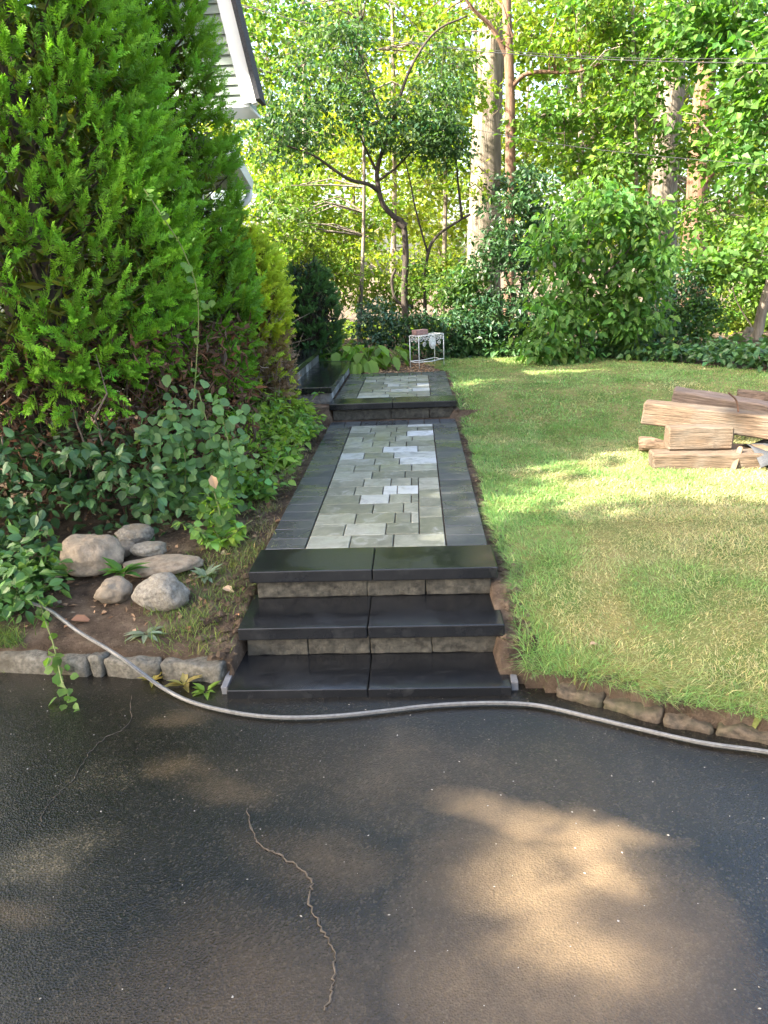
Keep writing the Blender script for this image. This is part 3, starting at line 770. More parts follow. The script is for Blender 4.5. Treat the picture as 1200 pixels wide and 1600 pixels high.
rake(gr, -.03, .055, GY-.045, GY+.03, 'rake_trim', 'white_trim', .0); rake(gr, .057, .10, GY-.07, GY+.03, 'rake_trim', 'white_trim', .02)
rake(gl, -.03, .11, GY-.045, GY+.03, 'rake_trim', 'white_trim', .0)
rake(gr, .103, .145, GY-.10, GY+.22, 'gable_roof', 'shingle', .0); rake(gl, .113, .16, GY-.10, GY+.55, 'gable_roof', 'shingle', .05)
gable_piece('gable_soffit', [(gl.x, gr.z-.025), (gr.x+.02, gr.z-.025), (gr.x+.02, gr.z-.002), (gl.x, gr.z-.002)], GY-.02, GY+.55, 'white_trim')
# lower porch roof with its gutter and downspout
slab_prism('porch_roof', [(-.13, 2.93), (-.13, 2.97), (-1.25, 3.40), (-1.25, 3.36)], -.3, 2.42, 'shingle', house)
bm_obj('porch_soffit', box_bm(-1.25, -.14, -.3, 2.40, 2.85, 2.865), 'siding', house)
slab_prism('gutter', [(-.13, 2.85), (-.055, 2.85), (-.035, 2.955), (-.13, 2.955)], -.3, 2.45, 'white_trim', house)
A = Acc(); A.tube(spline([(-.10, 2.36, 2.86), (-.10, 2.36, 2.77), (-.17, 2.36, 2.69), (-.38, 2.36, 2.60), (-.50, 2.36, 2.55), (-.52, 2.36, 2.45), (-.52, 2.36, .8)], 5), .042, 8)
obj('downspout', A.mesh('downspout', 'white_trim', smooth=True), house)
bm_obj('porch_wall', box_bm(-1.25, -.60, -.2, 2.30, 0, 2.849), 'siding', house)
for i in range(15):
    bm_obj('siding_board', box_bm(-.598, -.582, -.19, 2.29, .95+i*.125, .95+i*.125+.123, 0), 'siding', house)
wn = bm_obj('window', box_bm(-.581, -.545, 1.25, 2.10, 1.75, 2.78, .004, 1), 'white_trim', house)
bm_obj('pane', box_bm(-.547, -.537, 1.33, 2.02, 1.83, 2.23), 'glass', wn); bm_obj('pane', box_bm(-.547, -.537, 1.33, 2.02, 2.29, 2.70), 'glass', wn)
# ------------------------------------------------------------------ cables
def cable(label, pxs, r):
    P = spline([at(*p) for p in pxs], 10); A = Acc(); A.tube(P, r, 5)
    tag(obj('overhead_cable', A.mesh('overhead_cable', 'cable')), label, 'cable', 'cables strung across the wood')
cable('upper overhead cable sagging across the tree tops', [(330, -8, 10.5), (420, 20, 10.4), (550, 52, 10.2), (700, 75, 10), (850, 88, 9.8), (1000, 95, 9.6), (1200, 99, 9.3), (1400, 98, 9.0)], .0065)
cable('second cable running just under the upper one', [(600, 58, 10.2), (700, 73, 10), (850, 84, 9.8), (1000, 91, 9.6), (1200, 91, 9.3), (1400, 86, 9)], .004)
cable('lower overhead cable passing before the leafy young tree', [(380, 100, 9.6), (560, 155, 9.5), (700, 193, 9.4), (850, 222, 9.2), (1000, 241, 9), (1200, 258, 8.6), (1400, 268, 8.2)], .004)

# ------------------------------------------------------------------ evergreens with scale leaf sprays
_lf = [(0, .0, 0., .30, .055)]
for q in np.linspace(.08, .84, 5):
    for sg in (-1, 1):
        _lf.append((0, q+.03*sg, sg*(.95-.45*q), .42*(1.05-.72*q)+.05, .052))
_lf += [(0, .35, 0, .40, .05), (0, .66, 0, .36, .05)]
SPR = np.array(_lf)            # base along the axis, angle, length, half width
def sprays(P, D, N, L, C, tipc=1.35):
    """flat fan sprays, each of some fifteen scale leaflets"""
    n = len(P); k = len(SPR)
    D = nrm(D); Sd = nrm(np.cross(D, N)); N = np.cross(Sd, D)
    t = SPR[None, :, 1] ; a = SPR[None, :, 2]+RNG.normal(0, .12, (n, k)); Lk = L[:, None]*SPR[None, :, 3]*RNG.uniform(.8, 1.2, (n, k))
    B = P[:, None]+D[:, None]*(L[:, None]*t)[..., None]-N[:, None]*(L[:, None]*t*t*.18)[..., None]
    Dk = D[:, None]*np.cos(a)[..., None]+Sd[:, None]*np.sin(a)[..., None]-N[:, None]*(.15+.3*t)[..., None]
    Nk = np.broadcast_to(N[:, None], Dk.shape)+RNG.normal(0, .25, Dk.shape)
    Wk = (L[:, None]*SPR[None, :, 4]*RNG.uniform(.8, 1.25, (n, k)))
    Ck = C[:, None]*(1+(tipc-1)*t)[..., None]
    f = lambda x: x.reshape(-1, x.shape[-1]) if x.ndim == 3 else x.ravel()
    return leaf_tris(f(B), f(Dk), f(Nk), f(Lk), f(Wk), f(Ck), 'rhomb', .15, .05)
def evergreen(name, label, cx, cy, z0, z1, prof, n_pl, col, plen=(.13, .24), slen=(.055, .095), per=10, ragged=.12, group=None, skirt=0., cat='evergreen', browning=None, upb=.62, core='bark_dark', corek=.62, front=.75):
    """prof(t) radius for t 0..1 between z0 and z1"""
    base = np.array([cx, cy, gh(cx, cy)])
    root = tag(empty(name, base), label, cat, group)
    # sample plumes on the lateral surface, weighted towards the side that faces the garden
    m_ = int(n_pl*5); t = RNG.random(m_); th = RNG.uniform(-math.pi, math.pi, m_)
    rr = prof(t); wgt = rr/np.max(rr)*np.where(np.cos(th+math.pi/2-.35) > -.25, 1., 1-front)
    keep = (RNG.random(m_) < wgt) & (vnoise(np.stack([np.cos(th)*rr*1., np.sin(th)*rr, t*(z1-z0)*.8], 1), 4.6, 11) > .17); t, th = t[keep][:n_pl], th[keep][:n_pl]
    n = len(t); z = z0+(z1-z0)*t; R = prof(t)
    Q = np.stack([np.cos(th)*R, np.sin(th)*R, z], 1)
    nz = fbm(Q, 2.6, int(cx*10) % 9, 3)-.5
    R = R*(1+ragged*2.4*nz)*RNG.uniform(.86, 1.0, n)
    if skirt: z = z+np.where(t < .16, skirt*(vnoise(Q, 2.2, 4)-.5), 0)
    out = np.stack([np.cos(th), np.sin(th), 0*th], 1)
    P = np.stack([cx+out[:, 0]*R, cy+out[:, 1]*R, z], 1)
    ub = upb-np.where(t < .15, .9*(1-t/.15), 0)
    ax = nrm(out*.75+np.stack([0*ub, 0*ub, ub], 1)+RNG.normal(0, .30, (n, 3)))
    L = RNG.uniform(*plen, n)
    P0 = P-ax*L[:, None]*.75
    # sprays along each plume
    tt = np.tile(np.linspace(.1, 1., per), (n, 1))+RNG.normal(0, .05, (n, per))
    D = ax[:, None]+RNG.normal(0, .42, (n, per, 3))*(1.15-.7*tt)[..., None]
    B = P0[:, None]+ax[:, None]*(L[:, None]*tt)[..., None]
    N = RNG.normal(0, 1, (n, per, 3)); N[..., 2] *= .35
    SL = RNG.uniform(*slen, (n, per))*(1.15-.35*tt)
    pc = vary(col, n, .15, .07)
    if browning is not None: pc = browning(P, pc)
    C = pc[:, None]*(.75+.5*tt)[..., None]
    f = lambda x: x.reshape(-1, x.shape[-1]) if x.ndim == 3 else x.ravel()
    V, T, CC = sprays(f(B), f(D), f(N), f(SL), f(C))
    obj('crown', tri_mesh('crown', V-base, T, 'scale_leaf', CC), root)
    # inner wood: dark tangle of twigs behind the sprays
    A = Acc()
    A.tube([(cx, cy, base[2]-.05), (cx+.03, cy, (z0+z1)/2), (cx, cy, z1-.1)], [.09, .06, .01], 8)
    for k in range(4):
        a0 = RNG.random()*6.28; A.tube(spline([(cx+.05*math.cos(a0), cy+.05*math.sin(a0), base[2]), (cx+.2*math.cos(a0), cy+.2*math.sin(a0), base[2]+.5), (cx+.25*math.cos(a0), cy+.25*math.sin(a0), z0+(z1-z0)*.4)], 4), [.05]*8+[.03], 6)
    sel = RNG.choice(n, min(n, 260), replace=False)
    for i in sel:
        p = P0[i]; s0 = np.array([cx, cy, p[2]-.25-.3*RNG.random()]); A.tube([s0, (s0+p)/2+RNG.normal(0, .03, 3), p], [.012, .008, .004], 4)
    obj('trunk', A.mesh('trunk', 'bark_dark', base), root)
    # inner, darker and browner filler foliage that closes the view through the crown
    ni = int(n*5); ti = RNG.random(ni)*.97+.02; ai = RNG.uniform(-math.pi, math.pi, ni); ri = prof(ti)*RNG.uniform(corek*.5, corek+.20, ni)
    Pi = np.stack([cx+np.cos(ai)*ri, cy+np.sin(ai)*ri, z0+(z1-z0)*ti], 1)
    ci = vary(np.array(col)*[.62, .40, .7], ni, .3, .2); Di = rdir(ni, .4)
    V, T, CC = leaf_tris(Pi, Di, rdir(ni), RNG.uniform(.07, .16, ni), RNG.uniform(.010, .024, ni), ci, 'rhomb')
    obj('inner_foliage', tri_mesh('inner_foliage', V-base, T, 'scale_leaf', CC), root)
    return root, P
def cone_prof(rmax, tb=.12, pw=.8, top=.05):
    return lambda t: rmax*np.where(t < tb, .80+.20*(t/tb), np.maximum(1-((t-tb)/(1-tb)), 0)**pw*(1-top)+top)
GREEN = (.13, .28, .022)
evergreen('arborvitae', 'huge bright green arborvitae towering over the boulders', -2.16, 2.15, 1.08, 6.4, cone_prof(1.0, .15, .45), 2120, GREEN, skirt=.5, group='arborvitae beside the house')
evergreen('arborvitae', 'narrower arborvitae behind, its crown rising against the house gable', -1.80, 3.30, .72, 6.0, cone_prof(.80, .14, .45), 1600, (.115, .245, .022), skirt=.4, group='arborvitae beside the house')
evergreen('arborvitae', 'added arborvitae in shade darkened green behind the huge one', -3.0, 3.35, .35, 5.4, cone_prof(.95, .1, .75), 420, (.06, .14, .018), group='arborvitae beside the house')  # put in to close the bright view behind; shade is in its colour
_r = bpy.data.objects['arborvitae']; _b = np.array(_r.location); A = Acc(); n = 7000
th = RNG.uniform(-math.pi, math.pi, n); rr = .25+.85*RNG.random(n)**.6; z = RNG.uniform(.42, 1.5, n)
p = np.stack([-2.25+np.cos(th)*rr*1.25, 2.35+np.sin(th)*rr*.8, z], 1)
A.add(*leaf_tris(p, rdir(n, -.2), rdir(n), RNG.uniform(.04, .12, n), RNG.uniform(.006, .016, n), vary((.085, .048, .03), n, .4, .1), 'rhomb'))  # dry brown foliage, its colour darkened for the shade under the skirt
obj('dead_foliage', A.mesh('dead_foliage', 'litter', _b), _r)
A = Acc()
for k in range(90):
    q = np.array([RNG.uniform(-3.1, -1.6), RNG.uniform(1.5, 2.5), RNG.uniform(.45, 1.1)]); d = rdir(1, 1.2)[0]*RNG.uniform(.2, .6)
    A.tube([q, q+d*.5+RNG.normal(0, .04, 3), q+d+RNG.normal(0, .05, 3)], [.007, .005, .002], 4)
obj('dead_twigs', A.mesh('dead_twigs', 'twig', _b), _r)
def brown(P, c):
    f = ((P[:, 2] < 1.50+.25*np.sin(P[:, 0]*9)) & (RNG.random(len(P)) < .75)); c = c.copy(); c[f] = vary((.19, .125, .085), f.sum(), .2, .05); return c
evergreen('cypress_shrub', 'yellow green cypress shrub with a bare brown lower side', -1.36, 4.05, .75, 2.16, cone_prof(.50, .6, .45, .3), 560, (.30, .38, .035), (.12, .22), (.07, .12), 9, .2, browning=brown, cat='shrub')  # crown colour raised to stand in for sun the arborvitae block
# bare twigs of its brown side
A = Acc()
for k in range(260):
    a0 = RNG.uniform(-2.7, -.1); r0 = .38+.14*RNG.random(); b = np.array([-1.36+r0*math.cos(a0)*.9, 4.10+r0*math.sin(a0), RNG.uniform(.75, 1.45)])
    d = rdir(1, .9)[0]*RNG.uniform(.12, .34); A.tube([b, b+d*.5+RNG.normal(0, .02, 3), b+d+RNG.normal(0, .03, 3)], [.004, .003, .0015], 3)
tw = bpy.data.objects['cypress_shrub']; b0 = np.array(tw.location)
obj('dead_twigs', A.mesh('dead_twigs', 'twig', b0), tw)
evergreen('yew_shrub', 'dark green clipped shrub behind the side steps', -1.22, 7.75, .55, 1.95, cone_prof(.46, .5, .4, .3), 300, (.06, .13, .04), (.10, .18), (.06, .10), 9, .12, cat='shrub')
evergreen('juniper', 'low feathery golden juniper sprawling over the side steps end', -1.18, 4.15, .45, .86, cone_prof(.30, .5, .5, .2), 150, (.22, .29, .04), (.10, .2), (.06, .11), 8, .3, cat='shrub', upb=.4)

# ------------------------------------------------------------------ broad leaf plants
def clump_leaves(A, c, n, spread, L, W, col, shape='oval', zs=.5, droop=.2, up=.6, v=.25, hue=.12):
    p = np.asarray(c)+rdir(n, 0, zs)*(spread*RNG.random((n, 1))**.6)*np.array([1, 1, zs+.3])
    d = nrm(p-np.asarray(c)+RNG.normal(0, .25, (n, 3))*spread); d[:, 2] -= droop
    N = nrm(np.stack([RNG.normal(0, .5, n), RNG.normal(0, .5, n), np.full(n, up)], 1))
    s = RNG.uniform(.7, 1.25, n)
    A.add(*leaf_tris(p, d, N, L*s, W*s, vary(col, n, v, hue), shape))
SV = np.array(SUN); TRUNK_GAPS = []
for (q0, q1, Yq, rq) in (((752, 430), (768, 60), 15.5, .40), ((1036, 330), (1050, 30), 14, .30), ((1085, 430), (1098, 180), 15.5, .22), ((797, 300), (794, 60), 12.5, .16)):
    for tq in np.linspace(0, 1, 12):
        if Yq == 15.5 and .30 < tq < .42: continue
        TRUNK_GAPS.append((at(q0[0]+(q1[0]-q0[0])*tq, q0[1]+(q1[1]-q0[1])*tq, Yq), rq))
def wood_holes(P):
    k = np.ones(len(P), bool)
    for g0, r in TRUNK_GAPS:
        d = P-g0; al = d@SV; k &= ~((np.linalg.norm(d-al[:, None]*SV, axis=1) < r+.15) & (al > .2))
    return k
def tree(name, label, cat, trunk, r0, r1, limbs, blobs, leaf, bark='bark_grey', group=None, thin=.0, holes=None, ns=10, twigr=.012, lumpy=0.):
    trunk = spline(trunk, 8); base = trunk[0].copy()
    root = tag(empty(name, base), label, cat, group)
    A = Acc(); k = len(trunk)
    V, T = tube_np(trunk, r0+(r1-r0)*np.linspace(0, 1, k)**.8, ns)
    if lumpy: V = V+(np.stack([fbm(V*[1, 1, .4], 4, 3+q) for q in range(3)], 1)-.5)*lumpy
    A.add(V, T)
    nodes = [trunk]
    for pts, a, b in limbs:
        q = spline(pts, 6); A.tube(q, a+(b-a)*np.linspace(0, 1, len(q)), 7); nodes.append(q)
    nodes = np.concatenate(nodes); obj('trunk', A.mesh('trunk', bark, base, True), root)
    BR = Acc(); LV = Acc(); C_all = []
    for c, rad, nc in blobs:
        c = np.asarray(c, float); rad = np.asarray(rad, float)
        p = c+rdir(nc)*(RNG.random((nc, 1))**(1/2.4))*rad
        if thin: p = p[fbm(p, .9, 6, 2) > thin]
        C_all.append(p)
    P = np.concatenate(C_all)
    P = P[(holes or wood_holes)(P)]
    dist = np.array([np.min(np.sum((nodes-q)**2, 1)) for q in P]); P = P[np.argsort(dist)]
    nd = list(nodes); arr = np.array(nd)
    extra = []
    for i, q in enumerate(P):
        d2 = np.sum((arr-q)**2, 1)+.6*np.maximum(arr[:, 2]-q[2], 0)**2; s0 = arr[np.argmin(d2)]
        mid = (s0+q)/2+RNG.normal(0, .06, 3)*np.linalg.norm(q-s0)+[0, 0, .08*np.linalg.norm(q-s0)]
        ln = np.linalg.norm(q-s0); r = min(twigr*(.5+ln), twigr*2.2)
        BR.tube([s0, mid, q], [r, r*.7, r*.3], 4)
        extra += [mid, q]
        if len(extra) > 60: arr = np.concatenate([arr, np.array(extra)]); extra = []
    if BR.n: tag(obj('branches', BR.mesh('branches', bark, base), root), kind='stuff')
    n = len(P); k = leaf['n']; sp = leaf.get('spread', .35); zs = leaf.get('zs', .35)
    off = rdir(n*k, 0, zs)*(RNG.random((n*k, 1))**.7)*sp
    pp = np.repeat(P, k, 0)+off
    D = nrm(off+RNG.normal(0, .4, off.shape)*sp); D[:, 2] -= leaf.get('droop', .3)
    N = nrm(np.stack([RNG.normal(0, .55, n*k), RNG.normal(0, .55, n*k), np.ones(n*k)*leaf.get('up', .8)], 1))
    s = RNG.uniform(.65, 1.25, n*k)
    cc = np.repeat(vary(leaf['col'], n, .18, .12), k, 0)*np.exp(RNG.normal(0, .18, (n*k, 1)))
    V, T, CC = leaf_tris(pp, D, N, leaf['L']*s, leaf['W']*s, np.clip(cc, 0, .8), leaf.get('shape', 'rhomb'))
    obj('crown', tri_mesh('crown', V-base, T, leaf.get('mat', 'leaf'), CC), root)
    return root
def copy_tree(o, parent=None):
    c = o.copy(); link(c, parent)
    for ch in list(o.children):
        d = ch.copy(); link(d, c)
    return c

YG = (.16, .24, .025); MG = (.09, .17, .03); BG = (.06, .12, .045)
def P3(x, y, Y): return at(x, y, Y)
# big pale trunk in the middle of the wood
def gp(x, y, Y):
    p = at(x, y, Y); return np.array([p[0], Y, float(ground_h(np.array([p[0]]), np.array([Y]))[0])-.1])
b = gp(752, 520, 15.5)
tree('tall_tree', 'tall tree with the thickest pale sunlit trunk, beside a slim reddish trunk', 'tree', [b, P3(757, 330, 15.5), P3(766, 100, 15.5), P3(772, -100, 15.5), P3(775, -420, 15.5)], .45, .17,
     [([P3(770, -60, 15.5), P3(700, -160, 14.6), P3(600, -240, 14)], .16, .05), ([P3(774, -150, 15.5), P3(860, -240, 15), P3(960, -300, 15)], .15, .05)],
     [(P3(680, -230, 14.8), (2.2, 1.6, 1.1), 90), (P3(900, -260, 15.2), (2.2, 1.6, 1.1), 90), (P3(690, 60, 15), (1.1, .9, 1.0), 40), (P3(745, 150, 14.2), (.6, .4, .35), 16), (P3(775, 20, 14.2), (.7, .4, .4), 18), (P3(735, 290, 14.2), (.35, .3, .3), 8)],
     dict(n=16, L=.13, W=.045, col=YG, spread=.45), 'bark_grey', 'tall trees of the wood', ns=16, lumpy=.12)
b = gp(795, 540, 12.5)
tree('slim_tree', 'slim straight tree with reddish bark and a bent side branch', 'tree', [b, P3(797, 300, 12.5), P3(797, 150, 12.5), P3(790, -30, 12.5), P3(784, -250, 12.5)], .115, .07,
     [([P3(797, 140, 12.5), P3(815, 120, 12.4), P3(840, 112, 12.3), P3(900, 112, 12), P3(960, 90, 11.9)], .05, .02), ([P3(793, 90, 12.5), P3(770, 45, 12.4), P3(740, 15, 12.3), P3(715, -20, 12.2)], .05, .02),
      ([P3(792, 20, 12.5), P3(770, -10, 12.6), P3(755, -60, 12.6)], .03, .015)],
     [(P3(860, 60, 12.2), (1.1, .8, .55), 55), (P3(720, 0, 12.2), (.9, .8, .5), 40), (P3(940, 40, 12), (.8, .7, .5), 40)],
     dict(n=15, L=.11, W=.042, col=YG, spread=.35), 'bark_red', 'tall trees of the wood')
b = gp(1030, 530, 14)
tree('tall_tree', 'tall mottled trunk standing behind the leafy young tree', 'tree', [b, P3(1036, 300, 14), P3(1047, 120, 14), P3(1056, -60, 14), P3(1062, -350, 14)], .33, .2,
     [([P3(1040, 210, 14), P3(1015, 185, 13.7), P3(985, 150, 13.4), P3(945, 105, 13.2)], .06, .02), ([P3(1050, 40, 14), P3(1110, -20, 13.6), P3(1180, -60, 13.4)], .1, .04)],
     [(P3(960, 110, 13.4), (1.2, .9, .8), 60), (P3(1130, -40, 13.4), (1.4, 1, .8), 60), (P3(1050, -260, 14), (2.2, 1.5, 1), 60)],
     dict(n=16, L=.13, W=.05, col=(.12, .22, .03), spread=.42), 'bark_grey', 'tall trees of the wood', ns=14, lumpy=.14)
b = gp(1080, 540, 15.5)
tree('tall_tree', 'leaning reddish trunk at the far side of the wood crossed by thin branches', 'tree', [b, P3(1084, 400, 15.5), P3(1095, 200, 15.5), P3(1112, 60, 15.5), P3(1135, -150, 15.5)], .30, .16,
     [([P3(1090, 300, 15.5), P3(1140, 240, 15), P3(1200, 205, 14.6), P3(1260, 180, 14.4)], .07, .03), ([P3(1086, 345, 15.5), P3(1140, 315, 15.2), P3(1200, 290, 15)], .05, .03), ([P3(1108, 90, 15.5), P3(1150, 60, 15.2), P3(1210, 20, 15)], .08, .04)],
     [(P3(1190, 150, 14.6), (1.3, 1, 1.0), 70), (P3(1120, -120, 15), (1.8, 1.4, .9), 60)],
     dict(n=16, L=.13, W=.05, col=YG, spread=.42), 'bark_red', 'tall trees of the wood', ns=12, lumpy=.1)
b = gp(1172, 560, 9.6)
tree('forked_tree', 'low leaning trunk with a broken stub near the ivy bank', 'tree', [b, P3(1180, 540, 9.6), P3(1192, 480, 9.6), P3(1215, 400, 9.6), P3(1240, 250, 9.6)], .10, .06,
     [([P3(1172, 560, 9.5), P3(1163, 535, 9.45), P3(1172, 512, 9.4)], .08, .06), ([P3(1230, 330, 9.6), P3(1180, 405, 9.3), P3(1110, 430, 9.1), P3(1060, 435, 9)], .03, .012)],
     [(P3(1170, 390, 9.2), (.8, .6, .5), 40), (P3(1110, 420, 9.0), (.45, .4, .25), 22)], dict(n=14, L=.12, W=.055, col=MG, spread=.3), 'bark_grey')
# crooked small tree in the middle
Yc = 9.7
b = gp(640, 540, Yc)
tree('crooked_tree', 'small crooked tree with a dark knob where its trunk bends', 'tree', [b, P3(632, 470, Yc), P3(634, 400, Yc), P3(630, 352, Yc), P3(615, 338, Yc-.05), P3(598, 318, Yc-.1), P3(590, 285, Yc-.1), P3(590, 262, Yc-.1), P3(600, 228, Yc-.1), P3(612, 190, Yc-.2)], .062, .028,
     [([P3(593, 300, Yc-.1), P3(575, 288, Yc-.2), P3(545, 280, Yc-.3), P3(512, 258, Yc-.4), P3(488, 242, Yc-.5), P3(440, 225, Yc-.6)], .034, .012),
      ([P3(590, 270, Yc-.1), P3(575, 240, Yc-.2), P3(560, 205, Yc-.3), P3(548, 170, Yc-.3)], .022, .010),
      ([P3(592, 282, Yc-.1), P3(615, 265, Yc-.1), P3(640, 240, Yc-.2), P3(660, 215, Yc-.2)], .022, .010),
      ([P3(634, 355, Yc), P3(626, 350, Yc), P3(622, 344, Yc)], .07, .06),
      ([P3(645, 480, Yc+.1), P3(620, 470, Yc), P3(612, 440, Yc), P3(618, 420, Yc)], .03, .02),
      ([P3(612, 195, Yc-.2), P3(640, 110, Yc-.2), P3(680, 50, Yc-.1), P3(730, 25, Yc)], .025, .012), ([P3(605, 215, Yc), P3(560, 80, Yc-.2), P3(530, 50, Yc)], .02, .01)],
     [(P3(450, 205, 9.2), (.75, .6, .55), 75), (P3(540, 130, 9.3), (.9, .7, .55), 85), (P3(640, 190, 9.3), (.8, .6, .45), 80), (P3(560, 50, 9.4), (.9, .7, .4), 60), (P3(690, 235, 9.4), (.4, .4, .35), 30), (P3(690, 120, 9.5), (.5, .5, .5), 40)],
     dict(n=20, L=.085, W=.026, col=BG, spread=.24, droop=.45, zs=.3), 'bark_dark', thin=.42, twigr=.006)
b = gp(668, 540, 9.9)
tree('sapling', 'thin dark sapling forking towards the thickest trunk', 'tree', [b, P3(664, 470, 9.9), P3(668, 400, 9.9), P3(682, 370, 9.9), P3(712, 348, 9.9), P3(735, 335, 9.9)], .035, .018,
     [([P3(668, 395, 9.9), P3(650, 330, 9.8), P3(640, 280, 9.7), P3(630, 240, 9.7)], .018, .008), ([P3(722, 342, 9.9), P3(716, 290, 9.8), P3(712, 250, 9.7), P3(700, 225, 9.6)], .022, .009), ([P3(712, 255, 9.7), P3(722, 225, 9.7), P3(728, 205, 9.7)], .012, .006)],
     [(P3(700, 215, 9.7), (.35, .4, .3), 30), (P3(660, 440, 9.8), (.35, .3, .3), 22)], dict(n=14, L=.075, W=.025, col=MG, spread=.2), 'bark_dark', twigr=.005)

# leafy young tree and shrubs at the far lawn edge
b = gp(905, 552, 7.9); b[2] += .1
def D8(x, y, Y=7.7): return P3(x, y, Y)
tree('dogwood', 'leafy young tree with drooping mid green leaves at the lawn edge', 'tree', [b, D8(908, 500), D8(915, 430), D8(925, 350), D8(935, 300)], .035, .012,
     [([D8(905, 530), D8(890, 480), D8(880, 420), D8(860, 370)], .02, .008), ([D8(910, 480), D8(935, 440), D8(975, 400), D8(1000, 360)], .02, .008), ([D8(905, 545), D8(925, 500), D8(960, 470), D8(1000, 460)], .018, .007)],
     [(D8(930, 330), (.68, .55, .42), 62), (D8(880, 400), (.55, .5, .45), 55), (D8(1000, 400), (.55, .5, .5), 60), (D8(960, 470, 7.5), (.65, .55, .45), 72), (D8(870, 490, 7.5), (.45, .45, .35), 36), (D8(1020, 330), (.35, .4, .3), 22), (D8(990, 510, 7.5), (.4, .4, .3), 30), (D8(850, 545, 7.3), (.28, .3, .12), 14), (D8(880, 545, 7.3), (.3, .3, .16), 14)],
     dict(n=15, L=.115, W=.036, col=(.10, .205, .045), spread=.24, droop=.75, zs=.45, shape='lance', up=.7), 'bark_dark', twigr=.006, thin=.40)
b = gp(815, 545, 9.4); b[2] += .1
tree('rhododendron', 'dark glossy rhododendron before the thickest trunk', 'shrub', [b, P3(815, 470, 9.4), P3(822, 400, 9.4), P3(830, 330, 9.4)], .05, .02,
     [([P3(815, 500, 9.4), P3(790, 430, 9.3), P3(775, 370, 9.2)], .03, .01), ([P3(818, 480, 9.4), P3(850, 420, 9.3), P3(865, 350, 9.2)], .03, .01)],
     [(P3(815, 310, 9.2), (.62, .55, .40), 75), (P3(790, 400, 9.1), (.62, .55, .5), 85), (P3(850, 380, 9.3), (.5, .5, .55), 50), (P3(780, 490, 9.0), (.65, .55, .45), 85), (P3(860, 490, 9.0), (.5, .5, .4), 50)],
     dict(n=18, L=.10, W=.022, col=(.035, .085, .028), spread=.2, droop=.25, zs=.4, shape='lance', mat='leaf_thick'), 'bark_dark', twigr=.007)
def shrub(label, px, py, Y, rad, n, leaf, name='shrub', bark='bark_dark'):
    c = P3(px, py, Y); z = float(ground_h(np.array([c[0]]), np.array([Y]))[0])
    tp = np.array([c[0], Y, z-.05])
    tree(name, label, 'shrub', [tp, (tp+c)/2+[.03, 0, 0], c], .03, .01, [([tp, tp*.4+c*.6+[rad[0]*.5, 0, 0], c+[rad[0]*.7, 0, rad[2]*.3]], .015, .005), ([tp, tp*.4+c*.6-[rad[0]*.5, 0, 0], c+[-rad[0]*.7, 0, rad[2]*.3]], .015, .005)], [(c, rad, n)], leaf, bark, 'shrubs along the edge of the wood', twigr=.005)
DK = dict(n=20, L=.065, W=.02, col=(.035, .085, .03), spread=.16, zs=.6, mat='leaf_thick'); MD = dict(n=18, L=.08, W=.028, col=(.06, .13, .035), spread=.2, zs=.6); YL = dict(n=18, L=.08, W=.03, col=(.15, .21, .03), spread=.22, zs=.6)
shrub('small leaved dark shrub behind the white plant stand', 668, 522, 8.5, (.55, .35, .36), 90, DK)
shrub('blue green low shrub between the hostas and the plant stand', 590, 510, 8.6, (.42, .35, .38), 75, dict(DK, col=(.045, .095, .05)))
shrub('dark low shrub at the foot of the rhododendron', 745, 520, 8.7, (.55, .35, .38), 90, dict(DK, L=.08))
shrub('pale leaved bush beside the thickest trunk base', 718, 455, 9.3, (.42, .35, .40), 55, dict(MD, L=.11, col=(.085, .16, .045)))
shrub('deep green shrub under the drooping leaves of the young tree', 1000, 520, 8.5, (.7, .4, .42), 110, DK)
shrub('round dark evergreen shrub next to the pale mottled trunk', 1060, 460, 9.0, (.55, .4, .55), 110, dict(DK, col=(.04, .095, .045)))
shrub('greyish shrub at the bank between dark shrub and ivy', 1090, 500, 8.8, (.5, .4, .4), 80, dict(MD, L=.06))
shrub('yellow green bush in the sun behind the ivy bank', 1140, 510, 11.5, (.8, .6, .65), 110, YL)
shrub('sunny shrub filling the gap behind the crooked tree', 600, 455, 12.5, (.9, .6, .7), 110, dict(YL, L=.10))
shrub('bright bush seen past the clipped dark shrub', 500, 430, 11.5, (.8, .6, .7), 110, dict(YL, L=.09))
shrub('bright bush between the sapling and the thickest trunk', 690, 440, 13.5, (.8, .6, .55), 70, dict(YL, L=.10))
shrub('hanging green bush crown at the far side behind the fork', 1195, 420, 10.8, (.9, .6, .9), 110, dict(MD, L=.11, W=.045, col=(.10, .19, .03)))

